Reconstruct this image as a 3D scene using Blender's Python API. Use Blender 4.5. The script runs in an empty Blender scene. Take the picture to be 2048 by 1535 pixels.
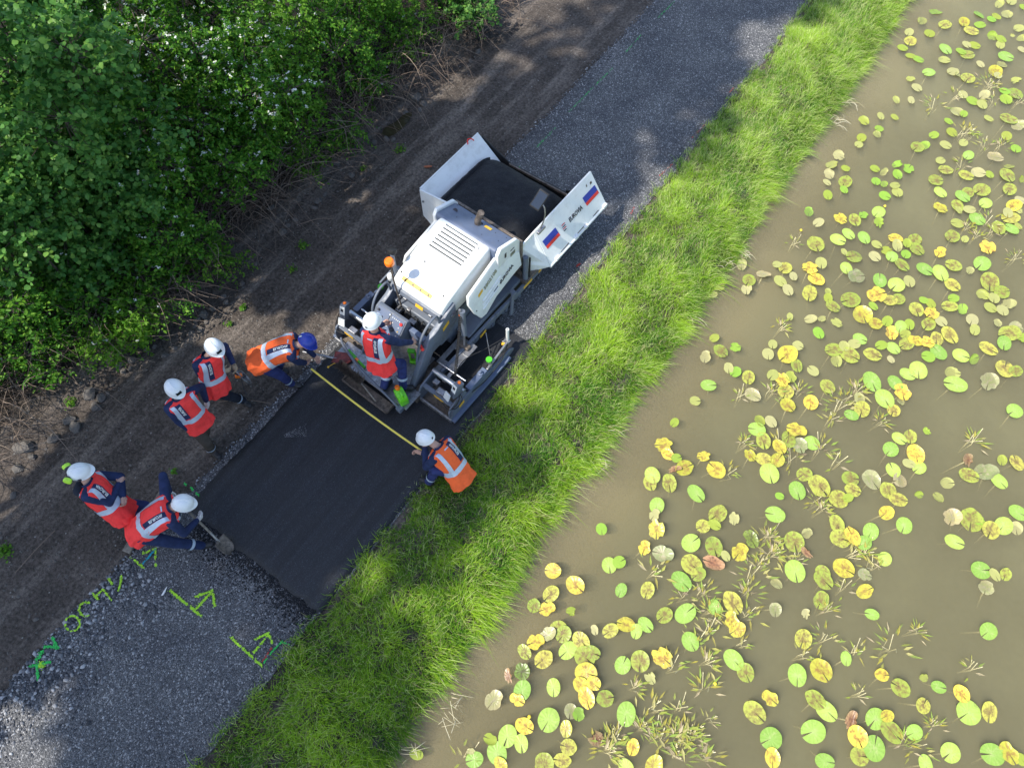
import bpy, bmesh, math, random
import numpy as np
from mathutils import Vector, Matrix, Euler, noise as mnoise

R = math.radians
scene = bpy.context.scene
COL = scene.collection

# ------------------------------------------------------------------ camera
CAM_H, PITCH, FPX = 10.0, R(64), 1420.0
cam = bpy.data.cameras.new('drone_camera'); cam.sensor_width = 36.0
cam.lens = 36.0 * FPX / 2048.0; cam.clip_start = 0.05; cam.clip_end = 400
camo = bpy.data.objects.new('drone_camera', cam); COL.objects.link(camo)
camo.location = (0, 0, CAM_H); camo.rotation_euler = (R(90) - PITCH, 0, 0)
scene.camera = camo

# ------------------------------------------------------------------ light
SUN_AZ = math.atan2(-0.42, -0.91)        # towards the sun, in the ground plane
SUN_EL = R(56)
to_sun = Vector((math.cos(SUN_AZ) * math.cos(SUN_EL), math.sin(SUN_AZ) * math.cos(SUN_EL), math.sin(SUN_EL)))
world = bpy.data.worlds.new('World'); scene.world = world; world.use_nodes = True
wn = world.node_tree; wn.nodes.clear()
sky = wn.nodes.new('ShaderNodeTexSky'); sky.sky_type = 'NISHITA'; sky.sun_disc = False
sky.sun_elevation = SUN_EL
sky.sun_rotation = math.atan2(to_sun.x, to_sun.y)
bg = wn.nodes.new('ShaderNodeBackground'); bg.inputs['Strength'].default_value = 0.15
wo = wn.nodes.new('ShaderNodeOutputWorld')
wn.links.new(sky.outputs[0], bg.inputs[0]); wn.links.new(bg.outputs[0], wo.inputs[0])
sl = bpy.data.lights.new('sun', 'SUN'); sl.energy = 3.5; sl.angle = R(0.5); sl.color = (1.0, 0.95, 0.86)
so = bpy.data.objects.new('sun', sl); COL.objects.link(so)
so.rotation_euler = to_sun.to_track_quat('Z', 'Y').to_euler(); so.location = to_sun * 40
vs = scene.view_settings
vs.view_transform = 'Standard'; vs.look = 'None'; vs.exposure = 0.9; vs.gamma = 1.0; vs.use_curve_mapping = False
scene.render.engine = 'CYCLES'
cy = scene.cycles
cy.use_denoising = True; cy.max_bounces = 8; cy.diffuse_bounces = 3; cy.glossy_bounces = 2
cy.transmission_bounces = 4; cy.transparent_max_bounces = 12; cy.volume_bounces = 1
cy.caustics_reflective = False; cy.caustics_refractive = False

# ------------------------------------------------------------------ frames
def at(px, py, z=0.0):
    """point of the ground (or of a level z) that the photograph shows at a pixel: used to measure positions"""
    a = (px - 1024) / FPX; b = -(py - 767.5) / FPX
    d = Vector((a, b * math.sin(PITCH) + math.cos(PITCH), b * math.cos(PITCH) - math.sin(PITCH)))
    t = (z - CAM_H) / d.z
    return Vector((d.x * t, d.y * t, z))
PA = R(54.4)
AX = Vector((math.cos(PA), math.sin(PA), 0)); NX = Vector((math.sin(PA), -math.cos(PA), 0))
def sn(s, n, z=0.0):
    v = AX * s + NX * n; return Vector((v.x, v.y, z))
def to_sn(v): return v.x * AX.x + v.y * AX.y, v.x * NX.x + v.y * NX.y
WATER = -0.35

ORD = ['first', 'second', 'third', 'fourth', 'fifth', 'sixth', 'seventh', 'eighth', 'ninth', 'tenth', 'eleventh', 'twelfth', 'thirteenth', 'fourteenth', 'fifteenth', 'sixteenth'] + [f'{i}th' for i in range(17, 60)]
# ------------------------------------------------------------------ object helpers
def link(o, parent=None):
    COL.objects.link(o)
    if parent is not None: o.parent = parent
    return o
def tag(o, label=None, cat=None, group=None, kind=None):
    if label: o['label'] = label
    if cat: o['category'] = cat
    if group: o['group'] = group
    if kind: o['kind'] = kind
    return o
def empty(name, loc=(0, 0, 0), rz=0.0):
    o = bpy.data.objects.new(name, None); COL.objects.link(o)
    o.location = loc; o.rotation_euler = (0, 0, rz); o.empty_display_size = 0.2
    return o
def np_mesh(name, V, F, attr=None, smooth=False):
    """V (n,3); F list of int arrays (m,k)"""
    me = bpy.data.meshes.new(name)
    V = np.asarray(V, dtype=np.float32)
    me.vertices.add(len(V)); me.vertices.foreach_set('co', V.ravel())
    loops = np.concatenate([np.asarray(f, dtype=np.int32).ravel() for f in F])
    tot = np.concatenate([np.full(len(f), np.asarray(f).shape[1], dtype=np.int32) for f in F])
    st = np.concatenate([[0], np.cumsum(tot)[:-1]]).astype(np.int32)
    me.loops.add(len(loops)); me.loops.foreach_set('vertex_index', loops)
    me.polygons.add(len(tot)); me.polygons.foreach_set('loop_start', st); me.polygons.foreach_set('loop_total', tot)
    if smooth: me.polygons.foreach_set('use_smooth', np.ones(len(tot), dtype=bool))
    if attr is not None:
        a = me.attributes.new('tint', 'FLOAT_COLOR', 'POINT')
        c = np.ones((len(V), 4), dtype=np.float32); c[:, :3] = attr
        a.data.foreach_set('color', c.ravel())
    me.update(calc_edges=True); me.validate()
    return me
def obj_np(name, V, F, mat, parent=None, attr=None, smooth=False):
    me = np_mesh(name, V, F, attr, smooth); me.materials.append(mat)
    return link(bpy.data.objects.new(name, me), parent)

class MB:
    """collects simple shapes into one mesh"""
    def __init__(s): s.v = []; s.f = []
    def add(s, V, F):
        o = len(s.v); s.v += [Vector(p) for p in V]; s.f += [[i + o for i in f] for f in F]; return s
    def box(s, c, size, rot=None):
        c = Vector(c); h = Vector(size) * 0.5
        P = [Vector((x * h.x, y * h.y, z * h.z)) for z in (-1, 1) for y in (-1, 1) for x in (-1, 1)]
        if rot is not None: P = [rot @ p for p in P]
        return s.add([p + c for p in P], [(0, 2, 3, 1), (4, 5, 7, 6), (0, 1, 5, 4), (2, 6, 7, 3), (0, 4, 6, 2), (1, 3, 7, 5)])
    def bar(s, p0, p1, w, h, up=(0, 0, 1)):
        p0 = Vector(p0); p1 = Vector(p1); y = (p1 - p0); L = y.length; y.normalize()
        x = y.cross(Vector(up))
        if x.length < 1e-4: x = y.cross(Vector((1, 0, 0)))
        x.normalize(); z = x.cross(y)
        return s.box((p0 + p1) / 2, (w, L, h), Matrix((x, y, z)).transposed())
    def plate(s, pts, th):
        """flat polygon given a thickness along its normal"""
        P = [Vector(p) for p in pts]; n = Vector((0, 0, 0))
        for i in range(len(P)): n += (P[i] - P[0]).cross(P[(i + 1) % len(P)] - P[0])
        n.normalize(); k = len(P)
        V = [p + n * th / 2 for p in P] + [p - n * th / 2 for p in P]
        F = [list(range(k)), list(range(2 * k - 1, k - 1, -1))] + [[i, i + k, (i + 1) % k + k, (i + 1) % k] for i in range(k)]
        return s.add(V, F)
    def prism(s, poly, axis, a, b):
        """2D polygon extruded along an axis from a to b ('x': poly=(y,z), 'y': (x,z), 'z': (x,y))"""
        def mk(p, t): return {'x': (t, p[0], p[1]), 'y': (p[0], t, p[1]), 'z': (p[0], p[1], t)}[axis]
        k = len(poly)
        V = [mk(p, a) for p in poly] + [mk(p, b) for p in poly]
        return s.add(V, [list(range(k))[::-1], list(range(k, 2 * k))] + [[i, (i + 1) % k, (i + 1) % k + k, i + k] for i in range(k)])
    def tube(s, path, r, seg=8, cap=True):
        P = [Vector(p) for p in path]; n = len(P); rr = r if isinstance(r, (list, tuple)) else [r] * n
        V = []; F = []; ref = None
        for i in range(n):
            d = (P[min(i + 1, n - 1)] - P[max(i - 1, 0)]).normalized()
            if ref is None: ref = d.cross(Vector((0, 0, 1)) if abs(d.z) < .9 else Vector((1, 0, 0))).normalized()
            ref = (ref - d * ref.dot(d)).normalized(); b = d.cross(ref)
            for k in range(seg):
                t = 2 * math.pi * k / seg; V.append(P[i] + (ref * math.cos(t) + b * math.sin(t)) * rr[i])
        for i in range(n - 1):
            for k in range(seg):
                F.append([i * seg + k, i * seg + (k + 1) % seg, (i + 1) * seg + (k + 1) % seg, (i + 1) * seg + k])
        if cap: F += [list(range(seg))[::-1], list(range((n - 1) * seg, n * seg))]
        return s.add(V, F)
    def lathe(s, base, axis, prof, seg=16):
        """profile [(radius, height)] turned round an axis"""
        ax = Vector(axis).normalized(); x = ax.cross(Vector((0, 0, 1)) if abs(ax.z) < .9 else Vector((1, 0, 0))).normalized(); y = ax.cross(x)
        V = []; F = []; b = Vector(base); n = len(prof)
        for (r, h) in prof:
            for k in range(seg):
                t = 2 * math.pi * k / seg; V.append(b + ax * h + (x * math.cos(t) + y * math.sin(t)) * r)
        for i in range(n - 1):
            for k in range(seg):
                F.append([i * seg + k, i * seg + (k + 1) % seg, (i + 1) * seg + (k + 1) % seg, (i + 1) * seg + k])
        F += [list(range(seg))[::-1], list(range((n - 1) * seg, n * seg))]
        return s.add(V, F)
    def build(s, name, mat, parent=None, bevel=0.0, smooth=False, segs=2):
        me = bpy.data.meshes.new(name); me.from_pydata([tuple(p) for p in s.v], [], s.f)
        bm = bmesh.new(); bm.from_mesh(me)
        bmesh.ops.recalc_face_normals(bm, faces=bm.faces)
        if bevel > 0:
            ed = [e for e in bm.edges if len(e.link_faces) == 2 and e.calc_face_angle(0) > R(30)]
            bmesh.ops.bevel(bm, geom=ed, offset=bevel, segments=segs, affect='EDGES', profile=0.5, clamp_overlap=True)
        if smooth:
            for f in bm.faces: f.smooth = True
            for e in bm.edges:
                if len(e.link_faces) == 2 and e.calc_face_angle(0) > R(40): e.smooth = False
        bm.to_mesh(me); bm.free(); me.materials.append(mat)
        return link(bpy.data.objects.new(name, me), parent)

def curve_pts(pts, n=10):
    """Catmull-Rom through points"""
    P = [Vector(p) for p in pts]; P = [P[0] * 2 - P[1]] + P + [P[-1] * 2 - P[-2]]; out = []
    for i in range(1, len(P) - 2):
        for k in range(n):
            t = k / n; a, b, c, d = P[i - 1:i + 3]
            out.append(0.5 * ((2 * b) + (c - a) * t + (2 * a - 5 * b + 4 * c - d) * t * t + (3 * b - a - 3 * c + d) * t ** 3))
    out.append(P[-2]); return out

# ------------------------------------------------------------------ materials
def nt_new(name):
    m = bpy.data.materials.new(name); m.use_nodes = True; t = m.node_tree; t.nodes.clear()
    out = t.nodes.new('ShaderNodeOutputMaterial'); return m, t, out
def nd(t, kind, **kw):
    n = t.nodes.new('ShaderNode' + kind)
    for k, v in kw.items():
        if k in n.inputs: n.inputs[k].default_value = v
        else: setattr(n, k, v)
    return n
def ramp(t, fac, stops, interp='LINEAR'):
    r = t.nodes.new('ShaderNodeValToRGB'); r.color_ramp.interpolation = interp
    e = r.color_ramp.elements
    while len(e) < len(stops): e.new(0.5)
    for el, (p, c) in zip(e, stops):
        el.position = p; el.color = (*c, 1) if len(c) == 3 else c
    t.links.new(fac, r.inputs[0]); return r
def mixc(t, a, b, fac, mode='MIX'):
    m = t.nodes.new('ShaderNodeMix'); m.data_type = 'RGBA'; m.blend_type = mode
    for s, v in ((m.inputs[6], a), (m.inputs[7], b)):
        if hasattr(v, 'is_linked') or hasattr(v, 'links'): t.links.new(v, s)
        else: s.default_value = (*v, 1)
    if hasattr(fac, 'links'): t.links.new(fac, m.inputs[0])
    else: m.inputs[0].default_value = fac
    return m.outputs[2]
def coords(t, scale=(1, 1, 1), rot=(0, 0, 0), kind='Object'):
    tc = t.nodes.new('ShaderNodeTexCoord'); mp = t.nodes.new('ShaderNodeMapping')
    mp.inputs['Scale'].default_value = scale; mp.inputs['Rotation'].default_value = rot
    t.links.new(tc.outputs[kind], mp.inputs[0]); return mp.outputs[0]
def simple(name, col, rough=0.5, metal=0.0, var=0.12, vscale=9.0, bump=0.0, bscale=60.0, dirt=None, dirt_amt=0.0, spec=0.5, coat=0.0):
    m, t, out = nt_new(name)
    p = nd(t, 'BsdfPrincipled', Roughness=rough, Metallic=metal); p.inputs['Specular IOR Level'].default_value = spec
    p.inputs['Coat Weight'].default_value = coat
    co = coords(t)
    n1 = nd(t, 'TexNoise', Scale=vscale, Detail=5.0); t.links.new(co, n1.inputs[0])
    c = tuple(min(1, x) for x in col)
    r = ramp(t, n1.outputs[0], [(0.3, tuple(x * (1 - var) for x in c)), (0.7, tuple(min(1, x * (1 + var)) for x in c))])
    col_out = r.outputs[0]
    if dirt is not None:
        n2 = nd(t, 'TexNoise', Scale=vscale * 1.7, Detail=8.0, Roughness=0.7); t.links.new(co, n2.inputs[0])
        rr = ramp(t, n2.outputs[0], [(0.5, (0, 0, 0)), (0.72, (dirt_amt,) * 3)])
        col_out = mixc(t, col_out, dirt, rr.outputs[0])
        r3 = ramp(t, n2.outputs[0], [(0.45, (rough,) * 3), (0.7, (min(1, rough + .3),) * 3)]); t.links.new(r3.outputs[0], p.inputs['Roughness'])
    t.links.new(col_out, p.inputs['Base Color'])
    if bump > 0:
        n3 = nd(t, 'TexNoise', Scale=bscale, Detail=3.0); t.links.new(co, n3.inputs[0])
        b = nd(t, 'Bump', Strength=bump, Distance=0.01); t.links.new(n3.outputs[0], b.inputs['Height']); t.links.new(b.outputs[0], p.inputs['Normal'])
    t.links.new(p.outputs[0], out.inputs[0]); return m

def leaf_mat(name, cols, rough=0.5, trans=0.35, attr=False, spec=0.22):
    m, t, out = nt_new(name)
    p = nd(t, 'BsdfPrincipled', Roughness=rough); p.inputs['Specular IOR Level'].default_value = spec
    tr = nd(t, 'BsdfTranslucent')
    if attr:
        a = t.nodes.new('ShaderNodeAttribute'); a.attribute_name = 'tint'; c = a.outputs[0]
    else:
        gi = t.nodes.new('ShaderNodeNewGeometry')
        r = ramp(t, gi.outputs['Random Per Island'], [(i / (len(cols) - 1), k) for i, k in enumerate(cols)]); c = r.outputs[0]
    t.links.new(c, p.inputs['Base Color'])
    c2 = mixc(t, c, (1.0, 1.0, 0.35), 0.25, 'MULTIPLY'); t.links.new(c2, tr.inputs[0])
    mx = nd(t, 'MixShader'); mx.inputs[0].default_value = trans
    t.links.new(p.outputs[0], mx.inputs[1]); t.links.new(tr.outputs[0], mx.inputs[2]); t.links.new(mx.outputs[0], out.inputs[0])
    return m

def nd_map(t, s, a, b):
    m = nd(t, 'MapRange'); m.inputs[1].default_value = a; m.inputs[2].default_value = b; t.links.new(s, m.inputs[0]); return m.outputs[0]
def soil_material():
    m, t, out = nt_new('dark_soil'); p = nd(t, 'BsdfPrincipled', Roughness=0.95); p.inputs['Specular IOR Level'].default_value = 0.2
    co = coords(t); al0 = coords(t, rot=(0, 0, -PA)); mp2 = t.nodes.new('ShaderNodeMapping'); mp2.inputs['Scale'].default_value = (0.32, 2.6, 1.0); t.links.new(al0, mp2.inputs[0]); al = mp2.outputs[0]   # drag marks run along the path
    n1 = nd(t, 'TexNoise', Scale=0.9, Detail=8.0, Roughness=0.65); t.links.new(co, n1.inputs[0])
    n2 = nd(t, 'TexNoise', Scale=1.1, Detail=7.0, Roughness=0.6); t.links.new(al, n2.inputs[0])
    n3 = nd(t, 'TexNoise', Scale=22.0, Detail=6.0, Roughness=0.7); t.links.new(co, n3.inputs[0])
    c1 = ramp(t, n1.outputs[0], [(0.3, (0.065, 0.054, 0.046)), (0.55, (0.12, 0.099, 0.083)), (0.75, (0.2, 0.165, 0.138))]).outputs[0]
    f2 = ramp(t, n2.outputs[0], [(0.5, (0, 0, 0)), (0.72, (1, 1, 1))]).outputs[0]
    c2 = mixc(t, c1, (0.26, 0.22, 0.185), f2)
    f3 = ramp(t, n3.outputs[0], [(0.35, (0.45,) * 3), (0.65, (1.35,) * 3)]).outputs[0]
    c3 = mixc(t, c2, f3, 1.0, 'MULTIPLY')
    v = nd(t, 'TexVoronoi', Scale=17.0); t.links.new(co, v.inputs['Vector'])
    vd = ramp(t, v.outputs['Distance'], [(0.0, (1, 1, 1)), (0.17, (1, 1, 1)), (0.22, (0, 0, 0))]).outputs[0]
    sel = ramp(t, v.outputs['Color'], [(0.8, (0, 0, 0)), (0.84, (1, 1, 1))]).outputs[0]
    msk = mixc(t, vd, sel, 1.0, 'MULTIPLY')
    c4 = mixc(t, c3, (0.3, 0.28, 0.25), msk)
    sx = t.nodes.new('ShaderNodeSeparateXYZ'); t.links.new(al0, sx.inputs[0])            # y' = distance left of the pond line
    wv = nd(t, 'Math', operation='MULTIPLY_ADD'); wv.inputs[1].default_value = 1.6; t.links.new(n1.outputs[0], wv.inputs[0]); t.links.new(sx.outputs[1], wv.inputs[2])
    mould_shade = ramp(t, nd_map(t, wv.outputs[0], 9.3, 10.0), [(0, (0, 0, 0)), (1, (1, 1, 1))]).outputs[0]
    c5 = mixc(t, c4, mixc(t, (0.022, 0.017, 0.012), f3, 1.0, 'MULTIPLY'), mould_shade)          # leaf mould under the bushes, darkened to paint the deep shade there
    silt = ramp(t, nd_map(t, sx.outputs[2], -0.62, -0.36), [(0, (1, 1, 1)), (1, (0, 0, 0))]).outputs[0]
    c6 = mixc(t, c5, (0.34, 0.26, 0.15), silt); t.links.new(c6, p.inputs['Base Color'])  # pale silt on the pond bed
    hb = mixc(t, n3.outputs[0], n2.outputs[0], 0.4)
    b = nd(t, 'Bump', Strength=1.0, Distance=0.09); t.links.new(hb, b.inputs['Height']); t.links.new(b.outputs[0], p.inputs['Normal'])
    t.links.new(p.outputs[0], out.inputs[0]); return m

def gravel_material():
    m, t, out = nt_new('crushed_stone'); p = nd(t, 'BsdfPrincipled', Roughness=0.75); p.inputs['Specular IOR Level'].default_value = 0.35
    co = coords(t)
    v = nd(t, 'TexVoronoi', Scale=62.0); t.links.new(co, v.inputs['Vector'])
    v2 = nd(t, 'TexVoronoi', Scale=120.0); t.links.new(co, v2.inputs['Vector'])
    nn = nd(t, 'TexNoise', Scale=1.2, Detail=6.0, Roughness=0.6); t.links.new(co, nn.inputs[0])
    c1 = ramp(t, v.outputs['Color'], [(0.12, (0.03, 0.031, 0.033)), (0.5, (0.085, 0.086, 0.09)), (0.76, (0.16, 0.16, 0.165)), (0.88, (0.45, 0.445, 0.44))]).outputs[0]
    c2 = ramp(t, v2.outputs['Color'], [(0.1, (0.022, 0.023, 0.025)), (0.6, (0.095, 0.096, 0.1)), (0.9, (0.32, 0.318, 0.315))]).outputs[0]
    c3 = mixc(t, c1, c2, 0.4)
    k = ramp(t, nn.outputs[0], [(0.3, (0.72, 0.72, 0.75)), (0.7, (1.3, 1.28, 1.22))]).outputs[0]
    t.links.new(mixc(t, c3, k, 1.0, 'MULTIPLY'), p.inputs['Base Color'])
    b = nd(t, 'Bump', Strength=1.0, Distance=0.012); b.invert = True
    t.links.new(v.outputs['Distance'], b.inputs['Height']); t.links.new(b.outputs[0], p.inputs['Normal'])
    t.links.new(p.outputs[0], out.inputs[0]); return m

def asphalt_material(name, lo, hi, rough, scale=150.0, tracks=False):
    m, t, out = nt_new(name); p = nd(t, 'BsdfPrincipled', Roughness=rough); p.inputs['Specular IOR Level'].default_value = 0.5
    co = coords(t)
    v = nd(t, 'TexVoronoi', Scale=scale); t.links.new(co, v.inputs['Vector'])
    nn = nd(t, 'TexNoise', Scale=2.0, Detail=7.0, Roughness=0.6); t.links.new(co, nn.inputs[0])
    c1 = ramp(t, v.outputs['Color'], [(0.2, lo), (0.75, hi), (0.93, tuple(x * 3.2 for x in hi))]).outputs[0]
    k = ramp(t, nn.outputs[0], [(0.3, (0.75,) * 3), (0.7, (1.3,) * 3)]).outputs[0]
    if tracks:                                                                     # screed streaks along the mat
        a0 = coords(t, rot=(0, 0, -PA)); m2 = t.nodes.new('ShaderNodeMapping'); m2.inputs['Scale'].default_value = (0.12, 5.0, 1.0); t.links.new(a0, m2.inputs[0])
        ns_ = nd(t, 'TexNoise', Scale=1.6, Detail=6.0, Roughness=.7); t.links.new(m2.outputs[0], ns_.inputs[0]); k = mixc(t, k, ramp(t, ns_.outputs[0], [(.35, (.7,) * 3), (.68, (1.75,) * 3)]).outputs[0], 1.0, 'MULTIPLY')
    t.links.new(mixc(t, c1, k, 1.0, 'MULTIPLY'), p.inputs['Base Color'])
    rr = ramp(t, nn.outputs[0], [(0.35, (rough - .1,) * 3), (0.65, (rough + .15,) * 3)]).outputs[0]; t.links.new(rr, p.inputs['Roughness'])
    b = nd(t, 'Bump', Strength=0.8, Distance=0.006); t.links.new(v.outputs['Distance'], b.inputs['Height']); t.links.new(b.outputs[0], p.inputs['Normal'])
    t.links.new(p.outputs[0], out.inputs[0]); return m

def water_material():
    m, t, out = nt_new('muddy_water')
    fr = nd(t, 'Fresnel', IOR=1.36); tr = nd(t, 'BsdfTransparent'); gl = nd(t, 'BsdfGlossy', Roughness=0.03)
    co = coords(t); n = nd(t, 'TexNoise', Scale=2.2, Detail=3.0); t.links.new(co, n.inputs[0])
    b = nd(t, 'Bump', Strength=0.12, Distance=0.02); t.links.new(n.outputs[0], b.inputs['Height'])
    t.links.new(b.outputs[0], gl.inputs['Normal']); t.links.new(b.outputs[0], fr.inputs['Normal'])
    ge = t.nodes.new('ShaderNodeNewGeometry'); iv = nd(t, 'Math', operation='SUBTRACT'); iv.inputs[0].default_value = 1.0; t.links.new(ge.outputs['Backfacing'], iv.inputs[1])
    ff = nd(t, 'Math', operation='MULTIPLY'); t.links.new(fr.outputs[0], ff.inputs[0]); t.links.new(iv.outputs[0], ff.inputs[1])   # no mirror on the underside
    mx = nd(t, 'MixShader'); t.links.new(ff.outputs[0], mx.inputs[0]); t.links.new(tr.outputs[0], mx.inputs[1]); t.links.new(gl.outputs[0], mx.inputs[2])
    # a thin, patchy brownish film that varies the surface tone
    fn = nd(t, 'TexNoise', Scale=0.55, Detail=5.0, Roughness=.55); t.links.new(co, fn.inputs[0]); fw = ramp(t, fn.outputs[0], [(.42, (0, 0, 0)), (.72, (.3,) * 3)]).outputs[0]
    df = nd(t, 'BsdfDiffuse'); df.inputs[0].default_value = (.165, .145, .085, 1); mf = nd(t, 'MixShader'); t.links.new(fw, mf.inputs[0]); t.links.new(mx.outputs[0], mf.inputs[1]); t.links.new(df.outputs[0], mf.inputs[2])
    t.links.new(mf.outputs[0], out.inputs[0])
    sc = nd(t, 'VolumeScatter', Density=1.9, Anisotropy=0.0); sc.inputs['Color'].default_value = (1.0, 0.93, 0.62, 1)
    ab = nd(t, 'VolumeAbsorption', Density=2.0); ab.inputs['Color'].default_value = (0.575, 0.495, 0.02, 1)
    ad = nd(t, 'AddShader'); t.links.new(sc.outputs[0], ad.inputs[0]); t.links.new(ab.outputs[0], ad.inputs[1]); t.links.new(ad.outputs[0], out.inputs['Volume'])
    return m

M = {}
M['soil'] = soil_material(); M['gravel'] = gravel_material(); M['water'] = water_material()
M['asphalt'] = asphalt_material('fresh_asphalt', (0.006, 0.0066, 0.0084), (0.013, 0.0142, 0.018), 0.5, tracks=True)
M['asphalt_loose'] = asphalt_material('loose_asphalt', (0.003, 0.0033, 0.0045), (0.0075, 0.008, 0.0105), 0.75, 90.0)
M['stone'] = simple('grey_stone', (0.125, 0.112, 0.098), 0.9, var=0.35, vscale=14, bump=0.6, bscale=40)
M['pebble'] = leaf_mat('gravel_stones', [(0.045, 0.046, 0.05), (0.11, 0.111, 0.117), (0.19, 0.19, 0.195), (0.44, 0.435, 0.43)], 0.8, 0.0)
M['grass'] = leaf_mat('grass_blades', None, 0.55, 0.45, attr=True, spec=0.3)
M['leaf'] = leaf_mat('dogwood_leaf', [(0.04, 0.15, 0.014), (0.07, 0.22, 0.018), (0.12, 0.30, 0.026), (0.24, 0.43, 0.05)], 0.5, 0.45)
M['leaf_round'] = leaf_mat('alder_leaf', [(0.05, 0.16, 0.03), (0.085, 0.23, 0.045), (0.13, 0.30, 0.06), (0.22, 0.40, 0.075)], 0.42, 0.4)
M['leaf_bright'] = leaf_mat('young_leaf', [(0.075, 0.21, 0.018), (0.13, 0.30, 0.025), (0.2, 0.38, 0.04)], 0.5, 0.5)
M['flower'] = leaf_mat('white_blossom', [(0.62, 0.64, 0.56), (0.78, 0.79, 0.72)], 0.7, 0.2)
M['bark'] = simple('grey_brown_bark', (0.075, 0.058, 0.045), 0.9, var=0.4, vscale=20, bump=0.5, bscale=50)
M['twig'] = leaf_mat('dry_twig', [(0.09, 0.062, 0.046), (0.17, 0.125, 0.095), (0.27, 0.21, 0.16)], 0.85, 0.0)
M['white'] = simple('white_paint', (0.78, 0.79, 0.77), 0.32, var=0.03, vscale=3, dirt=(0.36, 0.33, 0.29), dirt_amt=0.32, coat=0.15)
M['grey'] = simple('slate_grey_paint', (0.125, 0.145, 0.18), 0.4, var=0.1, vscale=5, dirt=(0.13, 0.12, 0.11), dirt_amt=0.55)
M['greyblue'] = simple('blue_grey_deck_paint', (0.105, 0.135, 0.205), 0.4, var=0.08, vscale=6, dirt=(0.15, 0.16, 0.18), dirt_amt=0.4)
M['steel'] = simple('scuffed_steel', (0.33, 0.33, 0.34), 0.38, metal=0.85, var=0.25, vscale=18, dirt=(0.12, 0.1, 0.085), dirt_amt=0.6)
M['chrome'] = simple('chromed_rod', (0.55, 0.56, 0.58), 0.35, metal=1.0, var=0.05)
M['black'] = simple('black_rubber', (0.012, 0.012, 0.013), 0.65, var=0.3, vscale=20, bump=0.2)
M['rustplate'] = simple('tarred_steel', (0.16, 0.13, 0.105), 0.6, metal=0.4, var=0.4, vscale=14, dirt=(0.03, 0.028, 0.026), dirt_amt=0.8)
M['yellow'] = simple('yellow_sticker', (0.75, 0.43, 0.03), 0.45, var=0.12, vscale=30)
M['blue'] = simple('blue_sticker', (0.012, 0.035, 0.32), 0.4, var=0.04)
M['red'] = simple('red_sticker', (0.75, 0.03, 0.025), 0.4, var=0.05)
M['ink'] = simple('black_ink', (0.03, 0.03, 0.04), 0.5, var=0.05)
M['olive_ink'] = simple('olive_ink', (0.3, 0.29, 0.2), 0.5, var=0.05)
M['paper'] = simple('pale_label', (0.7, 0.71, 0.68), 0.5, var=0.06, vscale=30)
M['orange'] = simple('orange_plastic', (0.95, 0.2, 0.01), 0.25, var=0.05, spec=0.7)
M['lime'] = simple('lime_plastic', (0.16, 0.62, 0.02), 0.35, var=0.08)
M['greenp'] = simple('green_plastic', (0.08, 0.45, 0.02), 0.4, var=0.08)
M['glass'] = simple('dark_mirror_glass', (0.1, 0.11, 0.12), 0.06, metal=0.9, var=0.02)
M['wood'] = simple('weathered_wood', (0.2, 0.175, 0.14), 0.85, var=0.35, vscale=18, bump=0.4)
M['brick'] = simple('brick_red', (0.35, 0.12, 0.06), 0.9, var=0.3, vscale=25)
M['skin'] = simple('skin', (0.52, 0.30, 0.22), 0.5, var=0.08)
M['navy'] = simple('navy_cloth', (0.022, 0.033, 0.085), 0.85, var=0.25, vscale=12, bump=0.5, bscale=30, spec=0.2)
M['navy2'] = simple('royal_navy_trousers', (0.03, 0.04, 0.13), 0.85, var=0.25, vscale=12, bump=0.6, bscale=24, spec=0.2)
M['brownpants'] = simple('grey_brown_trousers', (0.075, 0.062, 0.052), 0.9, var=0.2, vscale=12, bump=0.6, bscale=24, spec=0.2)
M['darkpants'] = simple('charcoal_trousers', (0.022, 0.026, 0.038), 0.9, var=0.2, vscale=12, bump=0.6, bscale=24, spec=0.2)
M['boot'] = simple('black_boot', (0.018, 0.018, 0.02), 0.55, var=0.3, vscale=25)
M['vest_red'] = simple('fluorescent_red_cloth', (1.0, 0.06, 0.055), 0.75, var=0.08, vscale=7, bump=1.0, bscale=14, spec=0.2, dirt=(0.35, 0.04, 0.035), dirt_amt=0.35)
M['vest_orange'] = simple('fluorescent_orange_cloth', (1.0, 0.15, 0.04), 0.75, var=0.08, vscale=7, bump=1.0, bscale=14, spec=0.2, dirt=(0.4, 0.09, 0.04), dirt_amt=0.35)
M['reflect'] = simple('reflective_tape', (0.5, 0.58, 0.68), 0.35, var=0.08, vscale=25, metal=0.2)
M['helmet'] = simple('white_helmet', (0.8, 0.82, 0.82), 0.3, var=0.03, dirt=(0.5, 0.5, 0.46), dirt_amt=0.25)
M['helmet_blue'] = simple('blue_helmet', (0.02, 0.045, 0.33), 0.3, var=0.06)
M['glove'] = simple('white_glove', (0.6, 0.58, 0.55), 0.85, var=0.15, vscale=30)
M['tanglove'] = simple('tan_glove', (0.35, 0.27, 0.17), 0.85, var=0.2, vscale=30)
M['hivis'] = simple('yellow_green_plastic', (0.5, 0.85, 0.06), 0.4, var=0.05)
M['tape'] = simple('yellow_tape', (0.85, 0.68, 0.1), 0.5, var=0.05)
M['bristle'] = simple('brown_bristle', (0.13, 0.10, 0.075), 0.9, var=0.4, vscale=40)
M['rustred'] = simple('worn_red_paint', (0.2, 0.035, 0.03), 0.5, var=0.5, vscale=12, dirt=(0.06, 0.05, 0.045), dirt_amt=0.7)
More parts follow.
